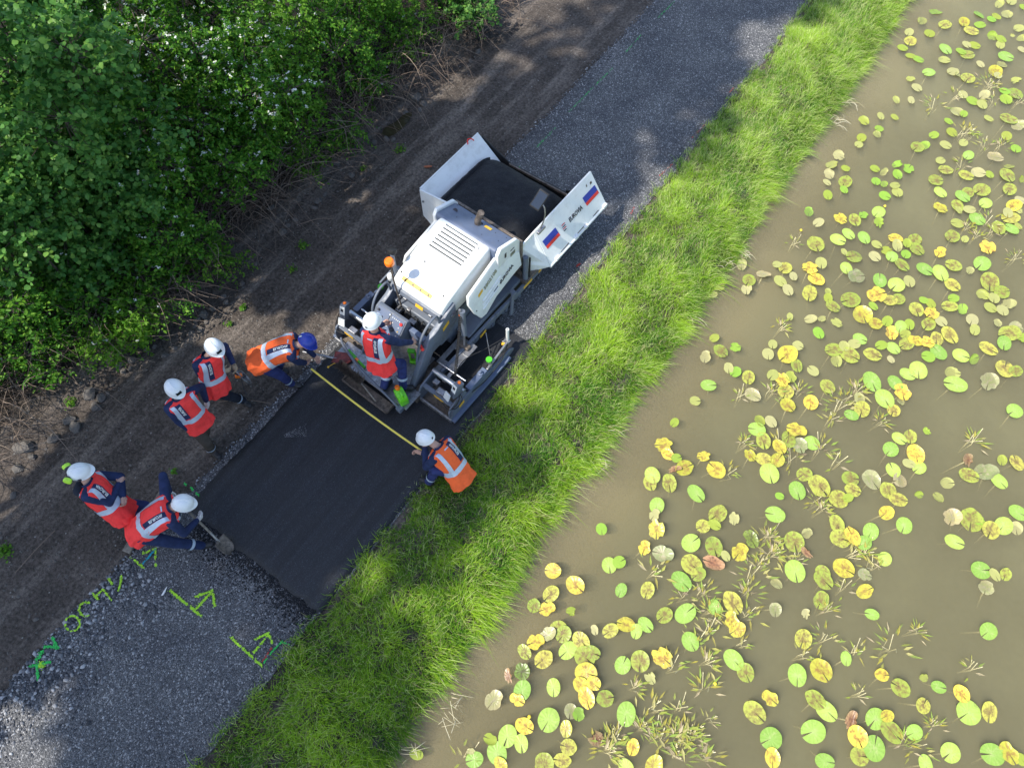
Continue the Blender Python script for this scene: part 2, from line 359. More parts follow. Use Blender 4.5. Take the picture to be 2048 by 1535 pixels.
# ------------------------------------------------------------------ ground
def fbm(x, y, s, o=4, seed=0.0):
    v = 0; a = 1; t = 0
    for i in range(o):
        v += a * mnoise.noise(Vector((x * s + seed, y * s - seed, seed * 1.7))); t += a; a *= 0.5; s *= 2.1
    return v / t
def water_edge(s):     # n of the waterline
    return -1.24 - 0.014 * (s - 4) + 0.13 * mnoise.noise(Vector((s * 0.55, 3.1, 0))) + 0.05 * mnoise.noise(Vector((s * 2.3, 7.1, 0)))
def path_left(s): return -5.63 + 0.07 * mnoise.noise(Vector((s * 0.8, 11, 0))) + 0.03 * mnoise.noise(Vector((s * 3.7, 2, 0)))
def path_right(s): return -2.93 + 0.06 * mnoise.noise(Vector((s * 0.9, 21, 0))) + 0.03 * mnoise.noise(Vector((s * 4.1, 5, 0)))
def ground_z(s, n):
    we = water_edge(s)
    if n > we - 1.9:
        t = (n - (we - 1.66)) / 1.66
        if t < 0: return -0.012
        if t < 1: return -0.012 - 0.10 * t + 0.16 * math.sin(min(t, 0.75) / 0.75 * math.pi) * 0.5 - 0.30 * t ** 6
        return max(-1.5, -0.412 - min(n - we, 1.2) * .25 - max(0, n - we - 1.2) * .9)
    if n > -5.7: return -0.012
    d = -5.7 - n
    z = -0.015 + min(1, d / .4) * (0.055 * fbm(s * 0.35, n, 0.9, 4, 3.0) + 0.02 * fbm(s, n, 5, 2, 9.0))
    z -= 0.16 * math.exp(-((n + 8.0) / .45) ** 2)                    # shallow ditch along the bushes
    if n < -8.6: z += min(0.6, (-8.6 - n) * 0.10) + 0.08 * fbm(s, n, 0.8, 3, 5)
    return z
def strip(name, s0, s1, ds, ns, zf, mat, kind='structure'):
    S = np.arange(s0, s1 + 1e-6, ds); V = []; k = len(ns)
    for s in S:
        for n in ns: V.append(sn(s, n, zf(s, n)))
    a = np.arange(len(S) - 1)[:, None] * k + np.arange(k - 1)[None, :]
    F = np.stack([a, a + 1, a + k + 1, a + k], -1).reshape(-1, 4)
    F = F[:, ::-1]
    o = obj_np(name, [tuple(v) for v in V], [F], mat, smooth=True); tag(o, kind=kind); return o
ns = [-60, -40, -30, -24, -20] + list(np.arange(-17, -5.79, 0.12)) + list(np.arange(-5.75, -3.0, 0.4)) + list(np.arange(-3.2, -0.6, 0.09)) + [-.4, 0, .6, 2, 6, 12, 20, 40, 60]
sg = [-60, -45, -30, -22, -16, -12] + list(np.arange(-9, 21, 0.14)) + [22, 25, 30, 40, 60, 80]
V = []; ns = sorted(ns); k = len(ns)
for s in sg:
    for n in ns: V.append(tuple(sn(s, n, ground_z(s, n))))
a = np.arange(len(sg) - 1)[:, None] * k + np.arange(k - 1)[None, :]
F = np.stack([a, a + k, a + k + 1, a + 1], -1).reshape(-1, 4)
g = obj_np('ground', V, [F], M['soil'], smooth=True); tag(g, kind='structure')

# ------------------------------------------------------------------ gravel path and the fresh asphalt mat
V = []; S = np.arange(-40, 50, 0.08); kk = 9
for s in S:
    l, r = path_left(s), path_right(s)
    for i in range(kk):
        f = i / (kk - 1); V.append(tuple(sn(s, l + (r - l) * f, 0.004 + 0.012 * math.sin(math.pi * f) + 0.003 * mnoise.noise(Vector((s * 3, f * 8, 0))))))
a = np.arange(len(S) - 1)[:, None] * kk + np.arange(kk - 1)[None, :]
F = np.stack([a, a + kk, a + kk + 1, a + 1], -1).reshape(-1, 4)
gp = obj_np('gravel_path', V, [F], M['gravel'], smooth=True); tag(gp, kind='structure')

MS0, MS1 = -0.32, 4.7
def mat_l(s): return -5.47 + 0.035 * mnoise.noise(Vector((s * 1.3, 31, 0))) + 0.022 * mnoise.noise(Vector((s * 9, 31, 0)))
def mat_r(s): return -2.985 + 0.045 * mnoise.noise(Vector((s * 1.2, 41, 0))) + 0.026 * mnoise.noise(Vector((s * 8, 41, 0)))
V = []; fr = [-0.015, 0.0, 0.012] + list(np.linspace(0.04, 0.96, 26)) + [0.988, 1.0, 1.015]; kk = len(fr)
S = [MS0 - 0.07, MS0 - 0.04, MS0] + list(np.arange(MS0 + .04, MS1, 0.06))
for i, s in enumerate(S):
    l, r = mat_l(s), mat_r(s)
    for j, f in enumerate(fr):
        e = 0.055
        if j in (0, kk - 1): e = 0.004
        elif j in (1, kk - 2): e = 0.035
        e = min(e, [0.006, 0.03, 0.052][i] if i < 3 else e)
        jag = 0.10 * mnoise.noise(Vector((f * 14, 3, 0))) + 0.03 * mnoise.noise(Vector((f * 40, 3, 0))) if i < 8 else 0
        z = e + (0.002 * mnoise.noise(Vector((s * 2, f * 5, 0))) - 0.003 * math.exp(-((f - 0.46) / 0.006) ** 2) + 0.0022 * math.sin(f * 37) if e > .05 else 0)
        V.append(tuple(sn(s + jag * (8 - min(i, 8)) / 8, l + (r - l) * f, z)))
a = np.arange(len(S) - 1)[:, None] * kk + np.arange(kk - 1)[None, :]
F = np.stack([a, a + kk, a + kk + 1, a + 1], -1).reshape(-1, 4)
am = obj_np('asphalt_mat', V, [F], M['asphalt'], smooth=True); tag(am, kind='structure')

# ------------------------------------------------------------------ water
bm_s0, bm_s1 = -60, 80
wb = MB(); c = [sn(bm_s0, -1.75), sn(bm_s0, 60), sn(bm_s1, 60), sn(bm_s1, -1.75)]
wb.prism([(p.x, p.y) for p in c], 'z', -3.0, WATER)
w = wb.build('water', M['water']); tag(w, kind='structure')

# ------------------------------------------------------------------ loose stones (instanced shapes baked into one mesh)
rng = np.random.default_rng(7)
def rock_mesh(name, seed, mat, sub=2, rough=.5):
    bm = bmesh.new(); bmesh.ops.create_icosphere(bm, subdivisions=sub, radius=1.0); rd = random.Random(seed)
    o = Vector((rd.random() * 50, rd.random() * 50, 0)); sc = Vector((1, rd.uniform(.65, .95), rd.uniform(.5, .75)))
    for v in bm.verts:
        k = 1 + rough * mnoise.noise(v.co * 1.2 + o) + rough * .5 * mnoise.noise(v.co * 2.7 + o)
        v.co = Vector((v.co.x * sc.x, v.co.y * sc.y, v.co.z * sc.z)) * k
    me = bpy.data.meshes.new(name); bm.to_mesh(me); bm.free(); me.materials.append(mat); return me
def scatter_rocks(name, P, size, mat, label, seed=1, flat=.6):
    """many small angular stones as one mesh"""
    r = np.random.default_rng(seed); n = len(P)
    base = np.array([[1, 0, 0], [.3, .9, .1], [-.8, .5, 0], [-.7, -.6, .1], [.4, -.9, 0], [.1, .1, .8], [-.2, -.1, .75]], dtype=np.float32)
    tri = np.array([[0, 1, 5], [1, 2, 5], [2, 6, 5], [2, 3, 6], [3, 4, 6], [4, 5, 6], [4, 0, 5]])
    low = np.array([[1, 0, -.3], [.3, .9, -.3], [-.8, .5, -.3], [-.7, -.6, -.3], [.4, -.9, -.3]], dtype=np.float32)
    base = np.concatenate([base, low]); side = np.array([[0, 7, 8], [0, 8, 1], [1, 8, 9], [1, 9, 2], [2, 9, 10], [2, 10, 3], [3, 10, 11], [3, 11, 4], [4, 11, 7], [4, 7, 0]])
    tri = np.concatenate([tri, side]); B = np.repeat(base[None], n, 0) * (1 + r.uniform(-.25, .25, (n, len(base), 3)))
    B[:, :, 2] *= flat; B[:, :, 1] *= r.uniform(.55, 1, (n, 1))
    th = r.uniform(0, 6.283, n); c, s = np.cos(th)[:, None], np.sin(th)[:, None]
    tx, ty = r.uniform(-.4, .4, (n, 1)), r.uniform(-.4, .4, (n, 1))
    X = B[:, :, 0] * c - B[:, :, 1] * s; Y = B[:, :, 0] * s + B[:, :, 1] * c; Z = B[:, :, 2] + X * tx + Y * ty
    Vv = np.stack([X, Y, Z], -1) * size[:, None, None] + P[:, None, :]
    Fv = (tri[None] + (np.arange(n) * len(base))[:, None, None]).reshape(-1, 3)
    o = obj_np(name, Vv.reshape(-1, 3), [Fv], mat); tag(o, label, 'gravel', kind='stuff'); return o
def spread(n, s0, s1, nf, zf, seed, bias=None):
    r = np.random.default_rng(seed); P = []
    for i in range(n):
        s = r.uniform(s0, s1); q = nf(s, r); P.append(tuple(sn(s, q, zf(s, q))))
    return np.array(P, dtype=np.float32)
def uni(s, r):
    l, q = path_left(s), path_right(s); return r.uniform(l, q)
P1 = spread(15000, -4.6, 17.5, uni, lambda s, n: 0.014, 3)
keep = []
for p in P1:
    s_, n_ = to_sn(Vector(p)); keep.append(not (MS0 - 0.02 < s_ < MS1 and mat_l(s_) - .03 < n_))
P1 = P1[np.array(keep)]
P2 = spread(3400, -4.6, 17.5, lambda s, r: path_left(s) + abs(r.normal(0, .16)) - .06, lambda s, n: 0.012, 4)
P2 = np.array([p for p in P2 if not (MS0 - .02 < to_sn(Vector(p))[0] < MS1 and to_sn(Vector(p))[1] > mat_l(to_sn(Vector(p))[0]) - .03)], dtype=np.float32)
P3 = spread(1500, -4.8, -1.4, lambda s, r: path_left(s) + abs(r.normal(0, .5)) - .05, lambda s, n: 0.016, 5)
scatter_rocks('loose_gravel', np.concatenate([P1, P2]), np.concatenate([rng.gamma(6, .0014, len(P1)) + .003, rng.gamma(6, .0017, len(P2)) + .004]), M['pebble'], 'loose grey crushed stone lying over the path bed', 2)
scatter_rocks('coarse_gravel', P3, rng.gamma(7, .0024, len(P3)) + .005, M['pebble'], 'coarser pale grey stones along the near left edge of the path', 3)
P4 = spread(5200, -5, 17, lambda s, r: r.uniform(-8.7, -5.6), lambda s, n: ground_z(s, n) + .002, 6)
scatter_rocks('soil_pebbles', P4, rng.gamma(3, .0035, len(P4)) + .003, M['stone'], 'small pale stones and clods scattered over the dark soil', 4)
Pc = np.array([tuple(sn(MS0 - abs(random.Random(i).gauss(0, .2)) + .02, random.Random(i * 7 + 1).uniform(-5.2, -3.0), .018)) for i in range(3600)], dtype=np.float32)
scatter_rocks('asphalt_crumbs', Pc, rng.gamma(5, .0014, len(Pc)) + .003, M['asphalt_loose'], 'loose black asphalt crumbs at the raw end of the mat', 5)

# ------------------------------------------------------------------ rubble stones, counted one by one
rocks = [rock_mesh('stone', i, M['stone']) for i in range(6)]
big = [(325, 705, 9), (345, 690, 7), (230, 722, 10), (237, 733, 7), (255, 710, 9), (250, 726, 6), (285, 690, 7), (276, 676, 10), (170, 781, 15), (193, 787, 11), (205, 777, 6), (178, 798, 7),
       (182, 806, 12), (128, 832, 14), (140, 848, 12), (95, 870, 12), (390, 632, 9), (402, 622, 11), (385, 645, 8), (410, 640, 8), (398, 655, 10), (378, 660, 7), (420, 612, 7), (440, 585, 9), (448, 598, 7),
       (632, 392, 11), (645, 378, 8), (625, 405, 9), (570, 440, 8), (560, 452, 10), (585, 428, 7), (668, 315, 12), (745, 272, 8), (770, 268, 10), (785, 272, 7), (828, 182, 16), (845, 195, 10), (838, 208, 8),
       (868, 60, 12), (955, 92, 9), (940, 110, 7), (808, 212, 9), (700, 340, 8), (730, 290, 6), (52, 905, 9), (22, 930, 10), (300, 683, 6), (215, 760, 5), (540, 410, 10), (690, 312, 9), (480, 560, 7), (505, 520, 8), (15, 985, 8)]
# dust-grey boulder at the left edge of the frame
bo = link(bpy.data.objects.new('boulder', rocks[2])); p = at(38, 887, 0.0); s_, n_ = to_sn(p); bo.location = (p.x, p.y, ground_z(s_, n_) + .02); bo.scale = (.17, .16, .14)
tag(bo, 'large rough grey boulder half buried under the bush at the left edge of the photo', 'boulder')
rd = random.Random(5)
def rubble_zone(y): return 'beside the walking crew' if y > 560 else 'left of the paver' if y > 360 else 'beside the puddle' if y > 150 else 'near the top'
big.sort(); cnt = {}
for q in big: cnt[rubble_zone(q[1])] = cnt.get(rubble_zone(q[1]), 0) + 1
seen = {}
for i, (x, y, r) in enumerate(big):
    o = link(bpy.data.objects.new('stone', rocks[i % 6])); p = at(x, y, 0.0); s_, n_ = to_sn(p)
    rr = r / 127.0; o.location = (p.x, p.y, ground_z(s_, n_) + rr * .25); o.scale = (rr,) * 3; o.rotation_euler = (rd.uniform(-.3, .3), rd.uniform(-.3, .3), rd.uniform(0, 6.28))
    w = rubble_zone(y); k = seen.get(w, 0); seen[w] = k + 1
    tag(o, f"{'large' if r > 11 else 'small' if r < 8 else 'rough'} grey rubble stone {w}, {ORD[k]} of {cnt[w]} from left", 'stone', f'rubble stones {w}')
br = link(bpy.data.objects.new('broken_brick', rock_mesh('broken_brick', 31, M['brick'], 1, .15))); p = at(856, 333, .03); br.location = p; br.scale = (.09, .035, .035); br.rotation_euler = (0, 0, .1)
tag(br, 'broken piece of orange brick lying on the soil left of the paver hopper', 'brick')

# ------------------------------------------------------------------ puddle
pu = MB(); q = [at(x, y, 0) for x, y in ((760, 258), (778, 262), (800, 248), (818, 228), (822, 214), (806, 218), (790, 232), (768, 245))]
zz = min(ground_z(*to_sn(p)) for p in q) + .055
cp = curve_pts([(p.x, p.y, zz) for p in q] + [(q[0].x, q[0].y, zz)], 4)[:-1]
pu.add(cp, [list(range(len(cp)))]); M['puddle'] = simple('puddle_water', (0.05, 0.04, 0.022), 0.06, var=0.2)
tag(pu.build('puddle', M['puddle']), kind='structure')

# ------------------------------------------------------------------ sprayed marks: flecks of paint on the stones
def paint(name, strokes, mat, label, width=0.018, dens=700, seed=0, size=(.004, .011)):
    r = random.Random(seed); V = []; F = []
    for st in strokes:
        Pn = [at(x, y, 0.03) for x, y in st]
        for a_, b_ in zip(Pn, Pn[1:]):
            L = (b_ - a_).length
            for i in range(max(3, int(L * dens * 1.3))):
                tt = r.random(); c = a_.lerp(b_, tt)
                if mnoise.noise(Vector((c.x * 22, c.y * 22, seed))) < -.3 + .25 * r.random(): continue
                c = c + Vector((r.gauss(0, width * .55), r.gauss(0, width * .55), 0)); k = r.randint(4, 6); rad = r.uniform(*size); t0 = r.random() * 6
                o = len(V); tz = r.uniform(-.3, .3), r.uniform(-.3, .3)
                for j in range(k):
                    t = t0 + 6.283 * j / k; dx, dy = math.cos(t) * rad * r.uniform(.6, 1.1), math.sin(t) * rad * r.uniform(.6, 1.1)
                    V.append((c.x + dx, c.y + dy, 0.0265 + r.uniform(0, .006) + dx * tz[0] + dy * tz[1]))
                F.append(list(range(o, o + k)))
    me = bpy.data.meshes.new(name); me.from_pydata(V, [], F); me.materials.append(mat)
    o = link(bpy.data.objects.new(name, me)); tag(o, label, 'paint mark'); return o
def zs(ox, oy, sc, *pl): return [[(ox + x / sc, oy + y / sc) for x, y in p] for p in pl]
def circ(cx, cy, r, a0, a1, n=10): return [(cx + r * math.cos(R(a0 + (a1 - a0) * i / n)), cy + r * math.sin(R(a0 + (a1 - a0) * i / n))) for i in range(n + 1)]
M['pl'] = simple('lime_spray', (0.42, 0.75, 0.03), 0.6, var=.3, vscale=40); M['pg'] = simple('green_spray', (0.03, 0.55, 0.09), 0.6, var=.3, vscale=40)
M['pb'] = simple('teal_spray', (0.01, 0.33, 0.42), 0.6, var=.3, vscale=40); M['po'] = simple('red_spray', (0.45, 0.05, 0.03), 0.6, var=.3, vscale=40)
Z = (0, 1050, 3.166)
paint('spray_arrow', zs(*Z, [(1075, 410), (1275, 575)], [(1240, 530), (1345, 415)], [(1240, 450), (1345, 412), (1360, 515)]), M['pl'], 'lime sprayed arrow with a foot bar in the middle of the grey gravel', .016, 700, 1)
paint('spray_arrow', zs(*Z, [(1460, 710), (1660, 890)], [(1605, 805), (1700, 690)], [(1615, 720), (1700, 680), (1725, 745)]), M['pl'], 'lime sprayed arrow on the gravel close to the grass edge', .014, 560, 2)
paint('spray_line', zs(*Z, [(1668, 875), (1720, 800), (1785, 735), (1830, 755)]), M['pg'], 'thin green sprayed tick joined to the arrow by the grass', .008, 500, 3)
paint('spray_line', zs(*Z, [(1660, 860), (1690, 820), (1722, 770)]), M['po'], 'short orange red sprayed dash inside the arrow by the grass', .008, 400, 4)
paint('spray_letter', zs(*Z, [(825, 200), (915, 270)], [(900, 180), (985, 145)], [(982, 150), (985, 260)]), M['pl'], 'lime sprayed triangular mark beside the wooden plank', .013, 480, 5)
paint('spray_line', zs(*Z, [(900, 245), (950, 190), (985, 148)]), M['pb'], 'teal sprayed stroke inside the triangular mark by the plank', .012, 700, 6)
paint('spray_letter', zs(*Z, circ(458, 620, 48, 0, 360, 14)), M['pl'], 'lime sprayed letter O at the soil edge of the gravel', .012, 420, 7)
paint('spray_letter', zs(*Z, circ(545, 530, 45, -60, -300, 12)), M['pl'], 'lime sprayed letter C next to the O on the gravel edge', .012, 420, 8)
paint('spray_letter', zs(*Z, [(580, 425), (640, 488)], [(600, 455), (650, 405), (705, 470)]), M['pl'], 'lime sprayed letter like an n above the C', .012, 460, 9)
paint('spray_dab', zs(*Z, [(685, 335), (710, 370)]), M['pl'], 'short lime sprayed dab above the lettering, on the soil side', .012, 800, 10)
paint('spray_dab', zs(*Z, [(765, 312), (768, 350), (750, 412)]), M['pl'], 'longer lime sprayed dab above the lettering, on the gravel side', .012, 800, 13)
paint('spray_star', zs(*Z, [(180, 895), (325, 862)], [(228, 840), (240, 975)], [(285, 770), (240, 845)], [(330, 705), (362, 780)], [(240, 845), (262, 800), (283, 765), (372, 772)]), M['pg'], 'splashed green sprayed star at the lower left soil edge', .016, 620, 11)
paint('spray_dot', zs(*Z, [(250, 880), (272, 888)]), M['pl'], 'lime dab in the middle of the green sprayed star', .03, 2600, 12)
Z = (1000, 0, 3.412)
for i, (ln, lb) in enumerate((([(1190, 10), (1075, 125)], 'faint green sprayed dash farthest up the gravel path'), ([(970, 230), (860, 355)], 'faint green sprayed dash, second from the top of the gravel path'),
        ([(770, 465), (620, 610), (470, 765)], 'long faint green sprayed dash in the middle of the upper gravel path'), ([(380, 870), (250, 1005)], 'green sprayed dash ahead of the paver, second nearest to the hopper'), ([(135, 1135), (105, 1180)], 'short bright green sprayed dash right in front of the hopper'))):
    paint('spray_dash', zs(*Z, ln), M['pg'], lb, .012, 800 if i == 4 else 150, 20 + i, (.003, .008))
for i, (ln, lb) in enumerate((([(1600, 590), (1560, 640)], 'faint red sprayed dash farthest along the grass edge'), ([(1400, 850), (1310, 940)], 'faint red sprayed dash above the eroded grass edge'),
        ([(1180, 1115), (1090, 1200)], 'faint red sprayed dash below the eroded grass edge'), ([(920, 1410), (890, 1460)], 'faint red sprayed dash level with the right hopper wing'))):
    paint('spray_dash', zs(*Z, ln), M['po'], lb, .016, 130, 30 + i, (.003, .008))
paint('spray_dash', [[(1153, 532), (1160, 527)]], M['po'], 'small bright red sprayed dab on the gravel right of the hopper wing', .012, 1500, 35)
Z = (100, 880, 5.12)
paint('spray_dots', zs(*Z, [(1362, 430), (1395, 458)], [(1440, 480), (1465, 510)], [(1495, 545), (1525, 560)], [(1245, 310), (1285, 330)]), M['pg'], 'row of green sprayed dots at the left corner of the asphalt mat', .012, 800, 36)

# ------------------------------------------------------------------ grass
def build_grass(name, n, s0, s1, seed, label, hmul=1.0, edge=False):
    r = np.random.default_rng(seed)
    S = r.uniform(s0, s1, n * 2); Ppos = []; H = []; LE = []
    for s in S:
        l, q = path_right(s) - .07, water_edge(s) + .10
        if edge: m = q - abs(r.normal(0, .16))
        else: m = l + (q - l) * r.uniform() + r.normal(0, .035)
        if m > q: continue
        cl = fbm(s, m, 1.6, 3, 2.0); pt = fbm(s, m, 5.5, 2, 8.0)
        d = (m - l) / (q - l)
        if r.uniform() > 0.55 + 1.25 * pt + (.25 if d > .1 else -.15): continue
        z = ground_z(s, m)
        h = (0.055 + 0.11 * max(0, cl + .3) + 0.035 * r.standard_normal() + 0.05 * d) * hmul
        Ppos.append(sn(s, m, max(z, WATER - .05))); H.append(max(.04, h)); LE.append(((cl, pt, d)))
        if len(Ppos) >= n: break
    P = np.array([tuple(p) for p in Ppos]); H = np.array(H); LE = np.array(LE); n = len(P)
    az = r.uniform(0, 6.283, n); cx = np.array([mnoise.noise(Vector((p[0] * 1.7, p[1] * 1.7, 1))) for p in P]); 
    az = np.where(r.uniform(size=n) < .55, cx * 5 + r.normal(0, .6, n), az)
    ln = np.abs(r.normal(.55, .35, n)); D = np.stack([np.cos(az), np.sin(az), np.zeros(n)], 1)
    if edge:
        D = D * .5 + np.array(NX)[None] * .7; ln = ln + .4
    sd = np.stack([-np.sin(az), np.cos(az), np.zeros(n)], 1); wd = r.uniform(.0020, .0042, n) * (1 + .3 * (H > .25))
    up = np.array([0, 0, 1.0])[None]
    p0 = P; p1 = P + D * (H * ln * .35)[:, None] + up * (H * .62)[:, None]
    p2 = P + D * (H * ln * 1.15)[:, None] + up * (H * (1.0 - .28 * np.clip(ln, 0, 1.6)))[:, None]
    Vv = np.stack([p0 - sd * wd[:, None], p0 + sd * wd[:, None], p1 + sd * (wd * .85)[:, None], p1 - sd * (wd * .85)[:, None], p2], 1)
    off = (np.arange(n) * 5)[:, None]
    F4 = np.array([[0, 1, 2, 3]]) + off; F3 = np.array([[3, 2, 4]]) + off
    g1 = np.array([0.08, 0.25, 0.014]); g2 = np.array([0.46, 0.68, 0.05]); g3 = np.array([0.76, 0.82, 0.36]); g4 = np.array([0.45, 0.40, 0.2])
    k = np.clip(.42 + LE[:, 0] * .9 + r.normal(0, .22, n), 0, 1)[:, None]; c = g1 * (1 - k) + g2 * k
    pal = r.uniform(size=n); far = np.clip((P @ np.array([AX.x, AX.y, 0]) - 3) / 9, 0, 1)
    c = np.where((pal < .14 + .24 * far)[:, None], c * .35 + g3 * .65, c); c = np.where((pal > .945 - .08 * np.clip(LE[:, 1] * -2, 0, 1))[:, None], g4, c)
    C = np.repeat(c[:, None, :], 5, 1)
    o = obj_np(name, Vv.reshape(-1, 3), [F4, F3], M['grass'], attr=C.reshape(-1, 3)); tag(o, label, 'grass', kind='stuff'); return o
build_grass('bank_grass', 190000, -4.6, 17.6, 11, 'lush uneven green grass covering the bank between path and pond')
build_grass('waterside_grass', 16000, -4.6, 17.6, 12, 'longer grass hanging over the water along the pond edge', 1.25, True)

# ------------------------------------------------------------------ bushes
def leaf_cloud(P, D, size, seed, rnd=False, up=0.8):
    """leaf faces at points P, pointing along D"""
    r = np.random.default_rng(seed); n = len(P)
    Nn = r.normal(0, .55, (n, 3)); Nn[:, 2] += up; Nn /= np.linalg.norm(Nn, axis=1)[:, None]
    D = D + r.normal(0, .35, (n, 3)); D -= Nn * np.sum(D * Nn, 1)[:, None]; D /= np.linalg.norm(D, axis=1)[:, None] + 1e-9
    Bn = np.cross(Nn, D); L = size * r.uniform(.65, 1.25, n); W = L * (0.46 if rnd else 0.30)
    fold = .18
    def pt(u, v): return P + D * (L * u)[:, None] + Bn * (W * v)[:, None] + Nn * (np.abs(v) * W * fold - L * u * u * .18)[:, None]
    T = [(0, 0), (.3, -.92), (.72, -.8), (1, 0), (.72, .8), (.3, .92)] if rnd else [(0, 0), (.28, -.9), (.65, -.75), (1, 0), (.65, .75), (.28, .9)]
    Vv = np.stack([pt(u, v) for u, v in T], 1); off = (np.arange(n) * 6)[:, None]
    return Vv.reshape(-1, 3), [np.array([[0, 1, 2, 3]]) + off, np.array([[0, 3, 4, 5]]) + off]
def bush(name, base, h, rad, nleaf, size, mat, seed, label, cat, rnd=False, flowers=0, lean=(0, 0), group=None, low=.25, crownname='crown', stemname='stem', kind='stuff', lobes=None, trunk=0.03, drop=.35, single=False):
    r = np.random.default_rng(seed); root = empty(name, base); tag(root, label, cat, group)
    nl = lobes or int(6 + rad * 4); L = []
    for i in range(nl):
        a = r.uniform(0, 6.283); q = math.sqrt(r.uniform(0, 1)) * rad * .85
        z = h * (low + (1 - low) * (r.uniform(.25, 1) if nl > 4 else .8)) * (1 - drop * (q / rad) ** 2)
        L.append((q * math.cos(a) + lean[0] * z / h, q * math.sin(a) + lean[1] * z / h, z, rad * r.uniform(.28, .52)))
    L = np.array(L); per = 13; nt = nleaf // per
    li = r.integers(0, nl, nt); u = r.normal(0, 1, (nt, 3)); u[:, 2] = u[:, 2] * .8 + .25; u /= np.linalg.norm(u, axis=1)[:, None]
    rr = r.uniform(.35, 1.0, nt) ** .6
    st = L[li, :3] + u * (L[li, 3] * rr)[:, None] * np.array([1, 1, .8]); d = u * .7 + r.normal(0, .45, (nt, 3)); d[:, 2] += .05; d /= np.linalg.norm(d, axis=1)[:, None]
    k = np.linspace(0.05, 1, per)[None, :, None]; tl = r.uniform(.16, .38, nt)[:, None, None] * (size / .06) ** .5
    Pp = st[:, None, :] + d[:, None, :] * k * tl; Pp[:, :, 2] -= (k[:, :, 0] ** 2) * tl[:, :, 0] * .3
    sd = np.cross(d, np.array([0, 0, 1.0])); sd /= np.linalg.norm(sd, axis=1)[:, None] + 1e-9
    sgn = np.where(np.arange(per) % 2 == 0, 1.0, -1.0)[None, :, None]
    Dd = d[:, None, :] * .6 + sd[:, None, :] * sgn * .8
    P = Pp.reshape(-1, 3); Dd = np.broadcast_to(Dd, Pp.shape).reshape(-1, 3)
    ok = P[:, 2] > .08; P = P[ok]; Dd = Dd[ok]
    Vv, Ff = leaf_cloud(P, Dd.copy(), size, seed + 1, rnd)
    cr = obj_np(crownname, Vv, Ff, mat, root); cr['kind'] = kind
    # stems up to every clump and the bare twigs that carry the leaves
    mb = MB()
    if single:                                       # one trunk, short branches out to the clumps
        mb.tube([(0, 0, 0), (.1, .05, h * .35), (0, .08, h * .7), (0, 0, h * .96)], [trunk, trunk * .8, trunk * .5, .03], 8)
        for i in range(nl):
            e = Vector(L[i, :3]); mb.tube([(0, .05, e.z - 1.2), (e.x * .5, e.y * .5, e.z - .5), e], [.045, .03, .012], 5)
    for i in range(0 if single else nl):
        e = Vector(L[i, :3]); b = Vector((r.normal(0, .12), r.normal(0, .12), 0)) * min(1, rad); mid = b.lerp(e, .5) + Vector((r.normal(0, .12), r.normal(0, .12), .15 * h * .3)) * rad * .6
        mb.tube(curve_pts([b, mid, e], 4), [trunk * (1 - .75 * j / 8) for j in range(9)], 5)
    sel = r.choice(nt, min(nt, 130), replace=False)
    for j in sel:
        a0 = Vector(L[li[j], :3]).lerp(Vector(st[j]), .2); mb.tube([a0, Vector(st[j]), Vector(st[j]) + Vector(d[j]) * .2], [.008, .005, .002], 3, False)
    mb.build(stemname, M['bark'], root)
    if flowers:
        top = P[P[:, 2] > np.quantile(P[:, 2], .35)]; sel = top[r.choice(len(top), flowers)]
        Vf = []; Ff = []
        for q in sel:
            for _ in range(5):
                c = q + r.normal(0, .014, 3) + np.array([0, 0, .035]); o = len(Vf); rdv = r.uniform(.008, .016); t0 = r.uniform(0, 6)
                tz = r.normal(0, .25, 2)
                for m_ in range(6):
                    t = t0 + m_ * 1.047; x, y = math.cos(t) * rdv, math.sin(t) * rdv; Vf.append((c[0] + x, c[1] + y, c[2] + x * tz[0] + y * tz[1]))
                Ff.append(list(range(o, o + 6)))
        me = bpy.data.meshes.new('blossom'); me.from_pydata(Vf, [], Ff); me.materials.append(M['flower'])
        fo = link(bpy.data.objects.new('blossom', me), root); fo['kind'] = 'stuff'
    return root
def gz(p): return ground_z(*to_sn(p))
